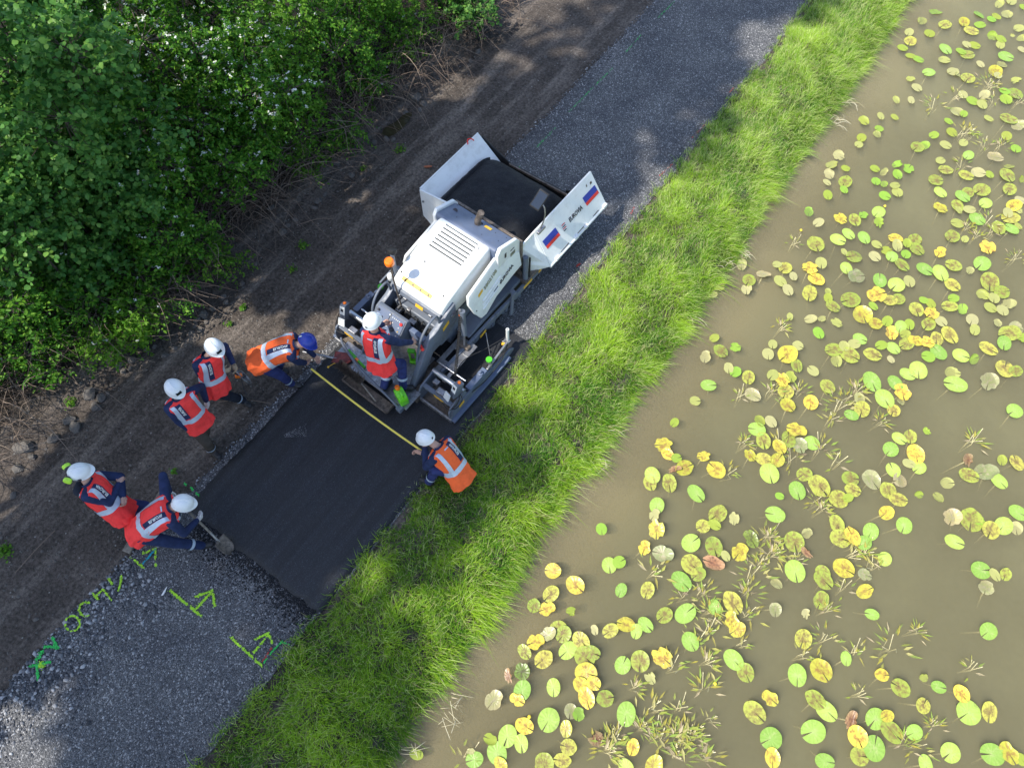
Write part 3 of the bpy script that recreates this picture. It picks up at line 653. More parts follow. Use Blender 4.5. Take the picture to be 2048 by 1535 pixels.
# (pixel of crown middle, its height, bush height, radius, leaves, leaf size, material, round?, flowers, label)
BU = [(45, 130, 3.4, 4.3, 1.15, 7500, .068, 'leaf_round', 1, 0, 'round leaved bush reaching over the top left corner of the photo'),
      (70, 330, 3.4, 4.3, 1.25, 9000, .068, 'leaf_round', 1, 0, 'tall round leaved bush at the left edge with dull green leaves'),
      (150, 430, 2.8, 3.6, 1.05, 7000, .064, 'leaf_round', 1, 30, 'round leaved bush with the palest leaves, left of the dark gap'),
      (10, 480, 2.6, 3.2, .8, 4200, .064, 'leaf_round', 1, 0, 'small round leaved bush cut by the left edge, below the tall one'),
      (210, 60, 2.4, 3.0, 1.0, 6200, .055, 'leaf', 0, 190, 'white flowering bush nearest the top left corner'),
      (370, 70, 2.3, 2.9, 1.1, 7000, .055, 'leaf', 0, 330, 'white flowering bush with the most blossom, top left'),
      (470, 160, 2.2, 2.7, 1.05, 7000, .055, 'leaf', 0, 260, 'white flowering bush in front of the top left thicket'),
      (300, 210, 2.2, 2.8, 1.1, 6500, .055, 'leaf', 0, 130, 'dark leaved bush with scattered blossom in the middle of the thicket'),
      (420, 290, 1.9, 2.4, .9, 5200, .055, 'leaf', 0, 60, 'green bush with few flowers above the bare twigs'),
      (270, 420, 2.0, 2.6, 1.05, 6500, .058, 'leaf', 0, 40, 'dense green bush left of the bare bramble gap'),
      (340, 520, 1.5, 2.0, .75, 4200, .055, 'leaf', 0, 16, 'bush whose sprays reach closest to the soil behind the crew'),
      (120, 590, 1.8, 2.3, 1.0, 6000, .058, 'leaf', 0, 16, 'green bush low on the left above the dark bramble hollow'),
      (225, 640, 1.1, 1.6, .7, 3600, .055, 'leaf_bright', 0, 10, 'low bright bush hanging over the bramble hollow'),
      (30, 690, 1.3, 1.8, .7, 3400, .055, 'leaf', 0, 0, 'lowest green bush at the left edge of the photo'),
      (560, 90, 2.1, 2.6, .95, 5600, .055, 'leaf_bright', 0, 60, 'bright green bush left of the top bare twigs'),
      (600, 215, 1.4, 1.9, .6, 2800, .055, 'leaf_bright', 0, 6, 'small bright bush drooping towards the puddle'),
      (690, 60, 1.8, 2.3, .75, 3800, .055, 'leaf', 0, 8, 'dark bush behind the twigs at the top of the photo'),
      (735, 150, 1.3, 1.8, .5, 2000, .055, 'leaf', 0, 4, 'slim bush hanging down beside the puddle'),
      (800, 50, 1.6, 2.0, .6, 2600, .055, 'leaf_bright', 0, 6, 'light green bush at the top, left of the last one'),
      (930, 20, 1.3, 1.7, .5, 1900, .058, 'leaf_round', 1, 0, 'last small bush at the top next to the bare soil'),
      (690, 255, .7, 1.0, .32, 900, .055, 'leaf', 0, 0, 'small sapling standing free just left of the puddle'),
      (610, 300, .7, 1.0, .36, 900, .055, 'leaf_bright', 0, 3, 'sparse yellowish sapling in the bare twigs'),
      (440, 500, .7, 1.0, .42, 1000, .05, 'leaf_bright', 0, 0, 'sparse low bush on the rubble line above the walking crew'),
      (130, -60, 2.4, 3.2, 1.2, 4500, .06, 'leaf', 0, 60, 'dark bush mostly above the top left edge of the photo'),
      (20, 20, 3.0, 3.8, 1.2, 7000, .068, 'leaf_round', 1, 0, 'round leaved bush filling the very top left corner'),
      (-40, 230, 2.6, 3.4, 1.2, 6200, .066, 'leaf_round', 1, 0, 'round leaved bush cut by the left edge near the top'),
      (280, -30, 2.2, 2.9, 1.1, 5500, .055, 'leaf', 0, 120, 'white flowering bush cut by the top edge of the photo'),
      (640, -10, 2.0, 2.6, .9, 4200, .055, 'leaf', 0, 20, 'dark bush cut by the top edge, right of the flowering ones'),
      (-40, 620, 2.0, 2.7, 1.0, 4200, .06, 'leaf', 0, 0, 'bush cut by the left edge beside the bramble hollow'),
      (860, -30, 1.8, 2.3, .7, 3200, .055, 'leaf', 0, 10, 'dark bush cut by the top edge, left of the last small one'),
      (760, -20, 2.0, 2.5, .8, 3800, .055, 'leaf_bright', 0, 14, 'light green bush cut by the top edge above the bare twigs'),
      (420, -60, 2.2, 2.8, 1.1, 4500, .06, 'leaf', 0, 60, 'bush at the top edge behind the flowering ones')]
for i, (x, y, zc, h, rad, nlf, sz, m, rn, fl, lb) in enumerate(BU):
    n0 = to_sn(at(x, y, 0))[1]; zc = min(zc, max(.35, 10 * (1 - (8.75 + .62 * rad) / -n0)))       # rooted behind the rubble line
    h = zc * 1.3 + .35; rad *= 1.1; nlf = int(nlf * 1.12); sz *= 1.12
    c = at(x, y, zc); base = Vector((c.x, c.y, 0)); base.z = gz(base) - .03
    bush('bush', base, h, rad, nlf, sz, M[m], 100 + i * 7, lb, 'bush', bool(rn), fl, low=.2 if h > 1.2 else .05, group='bushes left of the path')

# bare bramble canes along the foot of the bushes
def canes(name, n, s0, s1, n0, n1, seed, label):
    r = random.Random(seed); mb = MB()
    for i in range(n):
        s = r.uniform(s0, s1); m = r.uniform(n0, n1); p = sn(s, m, 0); p.z = gz(p) - .02
        a = r.uniform(0, 6.28); L = r.uniform(.5, 1.7); hgt = r.uniform(.15, .85); d = Vector((math.cos(a), math.sin(a), 0))
        pts = [p + d * L * t + Vector((r.gauss(0, .05), r.gauss(0, .05), hgt * math.sin(t * math.pi * r.uniform(.6, .95)))) for t in (0, .33, .66, 1.0)]
        c = curve_pts(pts, 3); w = r.uniform(.003, .008); mb.tube(c, [w * (1 - .6 * j / (len(c) - 1)) for j in range(len(c))], 3, False)
    o = mb.build(name, M['twig']); tag(o, label, 'brambles', kind='stuff')
canes('bramble_canes', 620, 4.0, 7.6, -9.6, -8.25, 1, 'tangle of bare brown canes between the bushes and the puddle')
canes('bramble_canes', 460, 7.4, 11.5, -9.4, -8.1, 2, 'dry bare canes under the bushes at the top of the photo')
canes('bramble_canes', 560, -2.2, 1.6, -10.2, -8.5, 3, 'dark tangle of dry canes in the hollow at the left edge')
canes('bramble_canes', 420, 1.4, 4.4, -9.5, -8.35, 4, 'dry canes under the bushes behind the walking crew')
# single fallen sticks
for i, (a_, b_, lb) in enumerate((((365, 665), (270, 695), 'long thin grey stick pointing from the bush to the rubble'), ((600, 448), (665, 437), 'dry stick across the soil left of the paver'), ((30, 1145), (110, 1060), 'long dry stick in the soil at the left edge'), ((540, 806), (436, 803), 'short dry twig on the soil between two of the crew'))):
    p, q = at(*a_, .03), at(*b_, .05); mb = MB(); mb.tube(curve_pts([p, p.lerp(q, .5) + Vector((.03, .03, .03)), q], 5), .007, 5); tag(mb.build('fallen_stick', M['twig']), lb, 'stick')

# weeds rooted in the soil
def weed(x, y, sz, n, seed, lb):
    r = np.random.default_rng(seed); p = at(x, y, 0); p.z = gz(p); root = empty('weed', p); tag(root, lb, 'weed')
    P = r.normal(0, sz * .35, (n, 3)); P[:, 2] = np.abs(P[:, 2]) * .7 + .03; D = P.copy(); D[:, 2] = .3
    V_, F_ = leaf_cloud(P, D, .05, seed); o = obj_np('leaf_tuft', V_, F_, M['leaf_bright'], root); o['kind'] = 'stuff'
    mb = MB()
    for q in P[::3]: mb.tube([(0, 0, 0), tuple(q)], .0025, 3, False)
    mb.build('stalk', M['leaf_bright'], root)
for i, (x, y, sz, n, lb) in enumerate(((605, 490, .13, 60, 'green weed on the soil left of the hood, the upper of two'), (585, 540, .1, 40, 'green weed on the soil left of the control box, the lower of two'), (488, 615, .09, 35, 'small weed on the soil above the worker with the measuring wheel'),
        (12, 1102, .16, 90, 'leafy weed at the left edge beside the lettering'), (800, 300, .14, 50, 'pale weed in the tyre track left of the hopper wing'), (745, 215, .1, 40, 'weed at the rim of the puddle'), (350, 945, .07, 22, 'tiny weed in the soil below the white gloved worker'), (722, 330, .08, 25, 'tiny weed in the pale dry soil streak'), (460, 650, .1, 30, 'low green weed behind the worker with the wheel'), (135, 800, .13, 45, 'weed under the bush beside two pale stones'), (655, 1408, .12, 50, 'broad leaved weed standing out of the grass at the bottom'))):
    weed(x, y, sz, n, 300 + i, lb)

# ------------------------------------------------------------------ tall trees behind the bushes (their shade lies over the path)
TT = [(-22.0, -11.4, 23.0, 1.4, .72), (-19.6, -11.6, 18.2, 1.2, .8), (-17.4, -11.5, 28.0, 1.3, .86), (-15.2, -11.3, 17.0, 1.1, .84), (-13.0, -11.6, 28.5, 1.4, .62), (-10.8, -11.4, 23.0, 1.4, .73), (-9.6, -10.2, 13.6, 1.1, .74), (-7.9, -10.3, 13.2, 1.1, .74), (-6.3, -10.2, 12.6, 1.0, .76), (-3.8, -11.3, 14.6, .9, .82), (-1.2, -11.5, 15.2, .9, .83),
      (-7.4, -13.6, 27.6, 1.4, .8), (-5.2, -13.4, 28.4, 1.4, .8), (-3.0, -13.6, 27.0, 1.4, .8), (-.8, -13.6, 28.6, 1.4, .8), (1.4, -13.8, 27.6, 1.4, .8)]
for i, (s, n, h, rad, lo) in enumerate(TT):
    b = sn(s, n, 0); b.z = gz(b) - .05
    bush('tall_tree', b, h, rad, 7000, .22, M['leaf_round'], 900 + i * 13, f'tall leafy tree behind the bushes, crown above the frame, {ORD[i]} from the near end', 'tree', True, 0, group='tall trees behind the bushes', low=lo, stemname='trunk', lobes=16, trunk=.17, drop=.05, single=True)
# ------------------------------------------------------------------ lettering
def text_mesh(txt, height, sx=1.0, italic=0.0, extr=0.0012):
    cu = bpy.data.curves.new('lettering', 'FONT'); cu.body = txt; cu.size = height / 0.70; cu.extrude = extr; cu.align_x = 'LEFT'; cu.shear = italic; cu.resolution_u = 3; cu.offset = height * .045
    to = bpy.data.objects.new('lettering', cu); COL.objects.link(to)
    dg = bpy.context.evaluated_depsgraph_get(); me = bpy.data.meshes.new_from_object(to.evaluated_get(dg))
    bpy.data.objects.remove(to); bpy.data.curves.remove(cu)
    for v in me.vertices: v.co.x *= sx
    w = max(v.co.x for v in me.vertices); return me, w
def put_text(txt, o, xd, yd, height, mat, parent, sx=1.0, italic=0.0, length=None, name='lettering'):
    me, w = text_mesh(txt, height, sx, italic)
    if length:
        for v in me.vertices: v.co.x *= length / w
    xd = Vector(xd).normalized(); yd = Vector(yd); yd = (yd - xd * yd.dot(xd)).normalized(); n = xd.cross(yd)
    mt = Matrix((xd, yd, n)).transposed().to_4x4(); mt.translation = Vector(o)
    me.transform(mt); me.materials.clear(); me.materials.append(mat)
    return link(bpy.data.objects.new(name, me), parent)

# ------------------------------------------------------------------ the paver: X right, Y forward, Z up
PYAW = R(52.5)
fa = Vector((math.cos(PYAW), math.sin(PYAW), 0)); ri = Vector((math.sin(PYAW), -math.cos(PYAW), 0))
PO = at(880, 560, 0) + ri * 0.6
PV = empty('asphalt_paver', PO, PYAW - R(90)); tag(PV, 'compact white and grey tracked asphalt paver laying the path, hopper full', 'paver')
def pw(x, y, z): return PO + ri * x + fa * y + Vector((0, 0, z))
def ploc(v): d = v - PO; return Vector((d.dot(ri), d.dot(fa), d.z))

# chassis and tracks
mb = MB(); mb.box((0, .12, .55), (.86, 2.1, .62)); mb.box((0, -1.0, .75), (.9, .3, .5)); mb.build('chassis', M['grey'], PV, .02)
for sx in (-1, 1):
    x0, x1 = sx * .46, sx * .66; prof = []
    for k in range(9): t = R(90 + 180 * k / 8); prof.append((-.62 + .2 * math.cos(t), .24 + .2 * math.sin(t)))
    for k in range(9): t = R(-90 + 180 * k / 8); prof.append((1.02 + .2 * math.cos(t), .24 + .2 * math.sin(t)))
    mb = MB(); mb.prism(prof, 'x', x0, x1); tr = mb.build('track', M['black'], PV, .008)
    mb = MB()                                   # grousers
    for k in range(20):
        y = -.62 + 1.64 * k / 19
        for z in (.032, .448): mb.box(((x0 + x1) / 2, y, z), (.215, .045, .022))
    for e, y0, sg_ in ((0, -.62, -1), (1, 1.02, 1)):
        for k in range(5):
            t = R(-70 + 35 * k); mb.box(((x0 + x1) / 2, y0 + sg_ * .205 * math.cos(t), .24 + .205 * math.sin(t)), (.215, .03, .03))
    mb.build('grouser', M['black'], tr)
    for y, r in ((-.62, .155), (1.02, .15), (-.2, .1), (.15, .1), (.5, .1)):
        mb = MB(); mb.lathe((sx * .655, y, .24 if r > .12 else .13), (sx, 0, 0), [(r, 0), (r, .018), (r * .75, .03), (r * .4, .03), (r * .36, .055), (0.01, .055)], 18); mb.build('roller', M['grey'], tr, smooth=True)
    mb = MB(); mb.prism([(-.75, .47), (1.15, .47), (1.15, .53), (.2, .56), (-.45, .56), (-.78, .5)], 'x', sx * .44, sx * .69); mb.build('track_guard', M['grey'], PV, .008)

# hood
hp = [(-1.03, 1.0), (-1.06, 1.3), (-1.03, 1.37), (-.9, 1.44), (-.35, 1.6), (.0, 1.67), (.1, 1.66), (.12, 1.6), (.12, 1.0)]
mb = MB(); mb.prism(hp, 'x', -.47, .47); hood = mb.build('hood', M['white'], PV, .045, True, 4)
def hz(y): return float(np.interp(y, [-1.03, -.9, -.35, 0, .1], [1.37, 1.44, 1.6, 1.67, 1.66]))
lk = [-.42, -.35, -.2, -.1, 0, .03]
mb = MB(); mb.add([(x, y, hz(y) + .003) for y in lk for x in (-.315, .315)], [(2 * i, 2 * i + 1, 2 * i + 3, 2 * i + 2) for i in range(5)]); mb.build('louver_shade_sheet', M['black'], hood)  # black sheet paints the shade inside the slots between the slats
for k in range(7):
    y0, y1 = -.42 + k * .0645, -.42 + k * .0645 + .043
    for _ in (0,):
        mb = MB(); mb.prism([(y0, hz(y0) - .01), (y1, hz(y1) - .01), (y1, hz(y1) + .008), (y0, hz(y0) + .01)], 'x', -.335, .335); mb.build('louver_slat', M['white'], hood, .004)
for sx in (-1, 1):
    mb = MB(); mb.bar((sx * .325, -.44, hz(-.44) + .006), (sx * .325, .045, hz(.045) + .006), .05, .03); mb.build('louver_frame', M['white'], hood, .01)
mb = MB(); mb.add([(-.34, -.985, hz(-.985) + .004), (.22, -.985, hz(-.985) + .004), (.22, -.93, hz(-.93) + .004), (-.34, -.93, hz(-.93) + .004)], [(0, 1, 2, 3)]); st = mb.build('warning_sticker', M['yellow'], hood)
mb = MB()
for k in range(4):
    x = -.30 + k * .145; mb.add([(x, -.975, hz(-.975) + .006), (x + .045, -.975, hz(-.975) + .006), (x + .022, -.94, hz(-.94) + .006)], [(0, 1, 2)])
mb.build('warning_symbol', M['ink'], st)
mb = MB()
for x, y in ((-.4, -.9), (.36, -.86), (-.2, -.6), (-.34, -.42), (.34, -.02)): mb.lathe((x, y, hz(y) - .004), (0, 0, 1), [(.014, 0), (.014, .01), (.006, .013)], 10)
mb.build('bolt', M['black'], hood)
# lower rear apron of the hood (grey lip over the open engine bay)
mb = MB(); mb.prism([(-1.05, 1.0), (-1.12, 1.22), (-1.09, 1.28), (-1.03, 1.3)], 'x', -.46, .46); lp = mb.build('hood_lip', M['grey'], PV, .01)
mb = MB(); mb.plate([(.02, -1.128, 1.2), (.16, -1.128, 1.2), (.16, -1.108, 1.255), (.02, -1.108, 1.255)], .004); mb.build('warning_sticker', M['yellow'], lp)
mb = MB()
for x in (-.3, -.18, .3): mb.box((x, -1.12, 1.2), (.06, .03, .04))
mb.build('latch', M['steel'], lp, .006)

# deck between hood and hopper with white cheeks
mb = MB(); mb.prism([(.08, 1.0), (.08, 1.64), (.14, 1.66), (.52, 1.5), (.56, 1.44), (.56, .8)], 'x', -.56, .56); dk = mb.build('deck', M['greyblue'], PV, .02, True)
mb = MB(); mb.lathe((-.42, .36, 1.565), (0, -.38, 1), [(.04, 0), (.04, .008), (.01, .008)], 18); mb.build('filler_cap', M['ink'], dk)
mb = MB()
for x, y in ((-.3, .25), (-.15, .42), (.2, .22), (.3, .42), (.45, .3), (.48, .45), (-.5, .5)): mb.lathe((x, y, 1.655 - (y - .14) * .42), (0, .38, 1), [(.008, 0), (.008, .008)], 6)
mb.build('bolt', M['ink'], dk)
mb = MB(); mb.plate([(.1, .4, 1.558), (.22, .4, 1.558), (.22, .45, 1.537), (.1, .45, 1.537)], .004); mb.build('warning_sticker', M['yellow'], dk)
for sx in (-1, 1):
    mb = MB(); mb.prism([(.06, 1.0), (.07, 1.6), (.14, 1.7), (.53, 1.54), (.6, 1.42), (.6, .95), (.35, .82), (.06, .95)], 'x', sx * .565, sx * .625); ck = mb.build('cheek_panel', M['white'], PV, .018, True, 3)
    if sx > 0:
        mb = MB(); mb.plate([(.628, .36, 1.28), (.628, .47, 1.28), (.628, .47, 1.36), (.628, .36, 1.36)], .004); mb.build('data_plate', M['steel'], ck)
        mb = MB(); mb.plate([(.628, .22, 1.4), (.628, .26, 1.4), (.628, .26, 1.5), (.628, .22, 1.5)], .004); mb.plate([(.628, .36, 1.42), (.628, .45, 1.42), (.628, .45, 1.435), (.628, .36, 1.435)], .004); mb.build('decal', M['ink'], ck)
# exhaust with slanted cut
mb = MB(); mb.lathe((0, .38, 1.52), (0, .38, 1), [(.075, 0), (.075, .035), (.045, .035)], 16); mb.build('exhaust_collar', M['black'], PV)
mb = MB(); mb.tube([(0, .38, 1.5), (0, .38, 1.63), (.06, .4, 1.84)], [.05, .05, .05], 14); ex = mb.build('exhaust_pipe', M['rustplate'], PV, smooth=True)

# side panels: white shells below the hood, leaning in towards the top
for sx in (-1, 1):
    def sp(y, z): return Vector((sx * (.72 - (z - .7) * .2), y, z))
    poly = [(-.62, 1.36), (-.66, 1.2), (-.6, .95), (-.5, .74), (-.38, .72), (-.1, .84), (.3, .9), (.56, .92), (.57, 1.2), (.2, 1.48), (.06, 1.52)]
    if sx > 0: poly = poly[::-1]
    mb = MB(); mb.plate([sp(y, z) for y, z in poly], .05); pn = mb.build('side_panel', M['white'], PV, .02, True, 3)
    def so(y, z, off=.03): return sp(y, z) + Vector((sx * .98, 0, .2)) * off
    for k in range(3):
        z = .93 + k * .075; a_, b_ = (-.42 + .02 * k, -.02 + .05 * k); mb = MB(); mb.tube([so(a_, z - .05 + .0, .026), so(b_, z + .06, .026)], .014, 8); mb.build('panel_rib', M['white'], pn, smooth=True)
    if sx > 0:
        mb = MB(); mb.plate([so(y, z) for y, z in ((-.44, 1.17), (-.33, 1.21), (-.33, 1.26), (-.44, 1.22))], .003); mb.build('warning_sticker', M['yellow'], pn)
        put_text('5802108', so(-.29, 1.19, .03), (-.06, .95, .3), (-.19, -.3, .95), .065, M['olive_ink'], pn, length=.34)
        put_text('EUROVIA', so(.03, 1.0, .03), (-.044, .97, .22), (-.194, -.22, .97), .06, M['ink'], pn, length=.36)
        for k, mm in enumerate(('blue', 'ink', 'red')):
            mb = MB(); mb.plate([so(y, z) for y, z in ((-.13 + .0, .95 + k * .034), (-.03, .975 + k * .034), (-.03, .99 + k * .034), (-.13, .965 + k * .034))], .003); mb.build('emblem_stripe', M[['red', 'ink', 'blue'][k]], pn)
        mb = MB(); mb.lathe(so(-.55, .98, .02), (1, 0, .2), [(.012, 0), (.012, .01)], 8); mb.build('bolt', M['ink'], pn)

# hopper: floor, back wall, wings, front apron
mb = MB(); mb.box((.05, 1.4, .52), (1.5, 1.75, .06)); mb.box((.0, .62, .95), (1.3, .05, .9)); mb.build('hopper_trough', M['rustplate'], PV, .01)
lw = empty('hopper_wing'); lw.parent = PV; lw['label'] = 'left hopper wing standing open, scuffed inside'
HL = [(-.74, .56, .58), (-1.37, .6, 1.16), (-1.3, 2.0, 1.28), (-.74, 2.12, .6)]
mb = MB(); mb.plate(HL, .03); mb.build('wing_plate', M['white'], lw, .006)
mb = MB(); mb.plate([(-1.375, .59, 1.17), (-1.33, .54, .62), (-1.1, .5, .55), (-.56, .5, .75), (-.57, .56, 1.35)], .03); mb.build('wing_end_plate', M['white'], lw, .006)
mb = MB(); mb.tube([(-1.38, .6, 1.17), (-1.31, 2.0, 1.29)], .016, 8); mb.build('wing_rim', M['white'], lw)
mb = MB(); mb.tube(curve_pts([(-1.3, 1.72, 1.27), (-1.33, 1.76, 1.33), (-1.28, 1.8, 1.34), (-1.27, 1.84, 1.28)], 4), .01, 6); mb.build('grab_hook', M['red'], lw)
mb = MB(); mb.lathe((-1.28, .535, 1.0), (0, -1, 0), [(.018, 0), (.018, .02)], 10); mb.build('bolt', M['steel'], lw)
rw = empty('hopper_wing'); rw.parent = PV; rw['label'] = 'right hopper wing folded up, lettered, with blue and red flags'
A0, A1, B0 = Vector((.92, 1.02, .56)), Vector((.93, 2.6, .58)), Vector((.58, 1.0, 1.2))
wu = (A1 - A0).normalized(); wv = (B0 - A0); wv = (wv - wu * wv.dot(wu)); Lv = wv.length; wv.normalize(); wn_ = wu.cross(wv)
if wn_.x < 0: wn_ = -wn_
B1 = A0 + wu * 1.5 + wv * Lv
B1r = B1 + (A1 - B1) * .12; B1l = B1 + (B0 - B1) * .06
mb = MB(); mb.plate([A0, A1, B1r, B1, B1l, B0], .035); wp = mb.build('wing_plate', M['white'], rw, .008)
mb = MB(); mb.plate([B0, A0, (.66, .72, .5), (.63, .66, .78), (.6, .62, 1.22)], .03); mb.build('wing_end_plate', M['white'], rw, .008)
mb = MB(); mb.tube([A0, A1], .03, 10); mb.build('hinge_tube', M['white'], rw, smooth=True)
for k in (.12, .45, .62, .96):
    mb = MB(); mb.box(A0.lerp(A1, k) + wv * .02 + wn_ * .02, (.06, .1, .07)); mb.build('hinge_lug', M['white'], rw, .01)
def wq(u, v, off=.022): return A0 + wu * u + wv * v + wn_ * off
def wrect(u0, u1, v0, v1, mat, nm, par, slant=.04):
    mb = MB(); mb.plate([wq(u0, v0), wq(u1, v0), wq(u1 - slant, v1), wq(u0 - slant, v1)], .003); return mb.build(nm, mat, par)
for u in (.08, 1.16):
    wrect(u, u + .34, .30, .36, M['red'], 'flag_band', wp, 0.01); wrect(u - .012, u + .328, .363, .48, M['blue'], 'flag_band', wp, 0.02)
put_text('EUROVIA', wq(.70, .33), wu, wv, .075, M['ink'], wp, length=.36)
for k, mm in enumerate(('ink', 'red', 'ink', 'red')): wrect(.53, .61 - .01 * (k == 0), .29 + k * .036, .305 + k * .036, M[mm], 'emblem_stripe', wp, .02)
mb = MB()
for u0, u1 in ((.30, .52), (.75, 1.0), (1.2, 1.36)): mb.plate([wq(u0, .045), wq(u1, .045), wq(u1, .062), wq(u0, .055)], .003)
mb.plate([wq(1.38, .55), wq(1.43, .55), wq(1.43, .59), wq(1.39, .59)], .003); mb.plate([wq(1.29, .57), wq(1.31, .57), wq(1.31, .62), wq(1.29, .6)], .003)
mb.build('paint_scrape', M['rustplate'], wp)
mb = MB(); mb.plate([(-.74, 2.12, .5), (.8, 2.2, .5), (.8, 2.24, .82), (-.74, 2.16, .82)], .04); mb.plate([(-1.28, 2.02, .85), (-.74, 2.12, .5), (-.74, 2.16, .82), (-1.28, 2.06, 1.2)], .03); fl = mb.build('front_apron', M['black'], PV, .008)
mb = MB(); mb.bar((-.74, 2.1, .86), (.72, 2.16, .86), .03, .05); mb.build('apron_rim', M['rustplate'], fl, .006)
mb = MB(); mb.plate([(.3, 2.2, .7), (.92, 2.5, .55), (.8, 2.45, .78), (.35, 2.24, .86)], .03); mb.build('apron_flap', M['black'], fl, .006)
for x in (-.35, .45):
    mb = MB(); mb.lathe((x - .18, 2.42, .3), (1, 0, 0), [(.09, 0), (.09, .36)], 16); mb.build('push_roller', M['grey'], PV, .006)
mb = MB(); mb.box((.05, 2.25, .35), (1.2, .25, .18)); mb.build('push_beam', M['grey'], PV, .012)

# asphalt in the hopper: its own thing
V = []; nx, ny = 90, 80
for j in range(ny):
    fy = j / (ny - 1); y = .58 + fy * 1.6
    for i in range(nx):
        fx = i / (nx - 1); x = -1.25 + fx * 1.95
        ed = min(1, 4.2 * min(fx, 1 - fx)); ee = min(1, 3.5 * (1 - fy)); e0 = min(1, 6 * fy + .5)
        corner = math.hypot(max(0, .38 - fx) / .38, max(0, fy - .55) / .45)
        z = .66 + .42 * (math.sin(ed * math.pi / 2) ** .7) * (math.sin(ee * math.pi / 2) ** .8) * e0 + (0.06 if fx < .12 else 0) - .12 * max(0, corner - .75)
        z += .035 * fbm(x, y, 2.5, 3, 4) + .016 * fbm(x, y, 11, 3, 2) + (.10 * max(0, .35 - fx))
        V.append(tuple(pw(x, y, z)))
a = np.arange(ny - 1)[:, None] * nx + np.arange(nx - 1)[None, :]
ah = obj_np('asphalt_load', V, [np.stack([a, a + 1, a + nx + 1, a + nx], -1).reshape(-1, 4)], M['asphalt_loose'], smooth=True)
tag(ah, 'mound of black hot asphalt filling the open hopper of the paver', 'asphalt')

# mirror
mi = empty('mirror'); mi.parent = PV
mb = MB(); mb.tube(curve_pts([(.66, 1.05, 1.25), (.7, 1.1, 1.5), (.68, 1.12, 1.7), (.6, 1.12, 1.78)], 5), .011, 8); mb.build('mirror_arm', M['steel'], mi, smooth=True)
mb = MB(); mb.box((.68, 1.06, 1.26), (.05, .18, .05)); mb.build('mirror_bracket', M['steel'], mi, .008)
rot = Euler((R(-48), R(18), R(8))).to_matrix()
mb = MB(); mb.box((.57, 1.13, 1.8), (.17, .035, .3), rot); mb.build('mirror_shell', M['black'], mi, .014, True, 3)
mb = MB(); mb.box(Vector((.57, 1.13, 1.8)) + rot @ Vector((0, .019, 0)), (.145, .004, .27), rot); mb.box(Vector((.57, 1.13, 1.8)) + rot @ Vector((0, -.019, 0)), (.14, .004, .25), rot); mb.build('mirror_glass', M['glass'], mi, .002)

# engine bay and operator's stand
mb = MB(); mb.box((0, -1.22, .78), (.84, .3, .04)); mb.build('bay_floor', M['black'], PV)
mb = MB(); r_ = random.Random(3)
for k in range(9):
    x = -.35 + k * .085; mb.tube(curve_pts([(x, -1.08, .82), (x + r_.uniform(-.1, .1), -1.18, .86 + r_.uniform(0, .12)), (x + r_.uniform(-.12, .12), -1.3, .82)], 5), .011, 6)
mb.build('hose', M['black'], PV)
mb = MB(); mb.box((-.28, -1.2, .9), (.09, .1, .07)); mb.box((.02, -1.24, .9), (.12, .08, .06)); mb.box((-.12, -1.14, .95), (.06, .06, .12)); mb.build('valve_block', M['steel'], PV, .008)
for sx in (-1, 1):
    poly = [(-.8, 1.34), (-.98, 1.28), (-1.2, 1.14), (-1.42, 1.08), (-1.9, .36), (-1.86, .3), (-1.68, .3), (-1.38, .72), (-1.1, .72), (-.8, .9)]
    mb = MB(); mb.prism(poly, 'x', sx * .43, sx * .52); sf = mb.build('side_frame', M['grey'], PV, .014, True)
    mb = MB(); mb.plate([(sx * .523, -1.12, .98), (sx * .523, -.98, 1.04), (sx * .523, -.98, 1.12), (sx * .523, -1.12, 1.06)], .004); mb.build('warning_sticker', M['yellow'], sf)
    mb = MB()
    for k in range(4):
        t = k / 3; mb.lathe((sx * .4285, -1.62 - .2 * t, .56 - .2 * t), (-sx, 0, 0), [(.022, 0), (.022, .002)], 10)
    mb.build('hole_disc', M['black'], sf)  # flat black discs paint the dark inside of the holes
    mb = MB(); mb.lathe((sx * .428, -1.45, .72), (-sx, 0, 0), [(.035, 0), (.035, .02), (.02, .02), (.02, .03)], 14); mb.lathe((sx * .525, -.9, 1.15), (sx, 0, 0), [(.03, 0), (.03, .02)], 14); mb.build('pivot_pin', M['steel'], sf)
    hr = [(sx * .47, -1.12, 1.16), (sx * .47, -1.14, 1.36), (sx * .47, -1.2, 1.42), (sx * .47, -1.36, 1.38), (sx * .46, -1.52, 1.2), (sx * .43, -1.62, .85), (sx * .43, -1.66, .62), (sx * .46, -1.64, .56)]
    mb = MB(); mb.tube(curve_pts(hr, 5), .019, 10); mb.build('handrail', M['grey'], PV, smooth=True)
mb = MB(); mb.prism([(-1.36, .74), (-1.36, 1.2), (-1.42, 1.22), (-1.68, .98), (-1.62, .9), (-1.46, .74)], 'x', -.43, .12); cs = mb.build('console', M['grey'], PV, .014, True)
mb = MB(); mb.prism([(-1.36, .74), (-1.36, 1.06), (-1.44, 1.06), (-1.44, .74)], 'x', .12, .43); mb.build('bulkhead', M['greyblue'], PV, .012, True)
cu = Vector((1, 0, 0)); cv = Vector((0, .26, .24)).normalized(); cn = Vector((0, -.24, .26)).normalized(); c0 = Vector((-.41, -1.67, .99))
def cq(u, v, off=.006): return c0 + cu * u + cv * v + cn * off
pnl = []
for (u0, u1, v0, v1) in ((.01, .24, .06, .33), (.27, .51, .02, .33), (.2, .3, .02, .2)):
    mb = MB(); mb.plate([cq(u0, v0), cq(u1, v0), cq(u1, v1), cq(u0, v1)], .012 if u0 != .2 else .008); pnl.append(mb.build('control_panel', M['steel' if False else 'greyblue'], cs, .003))
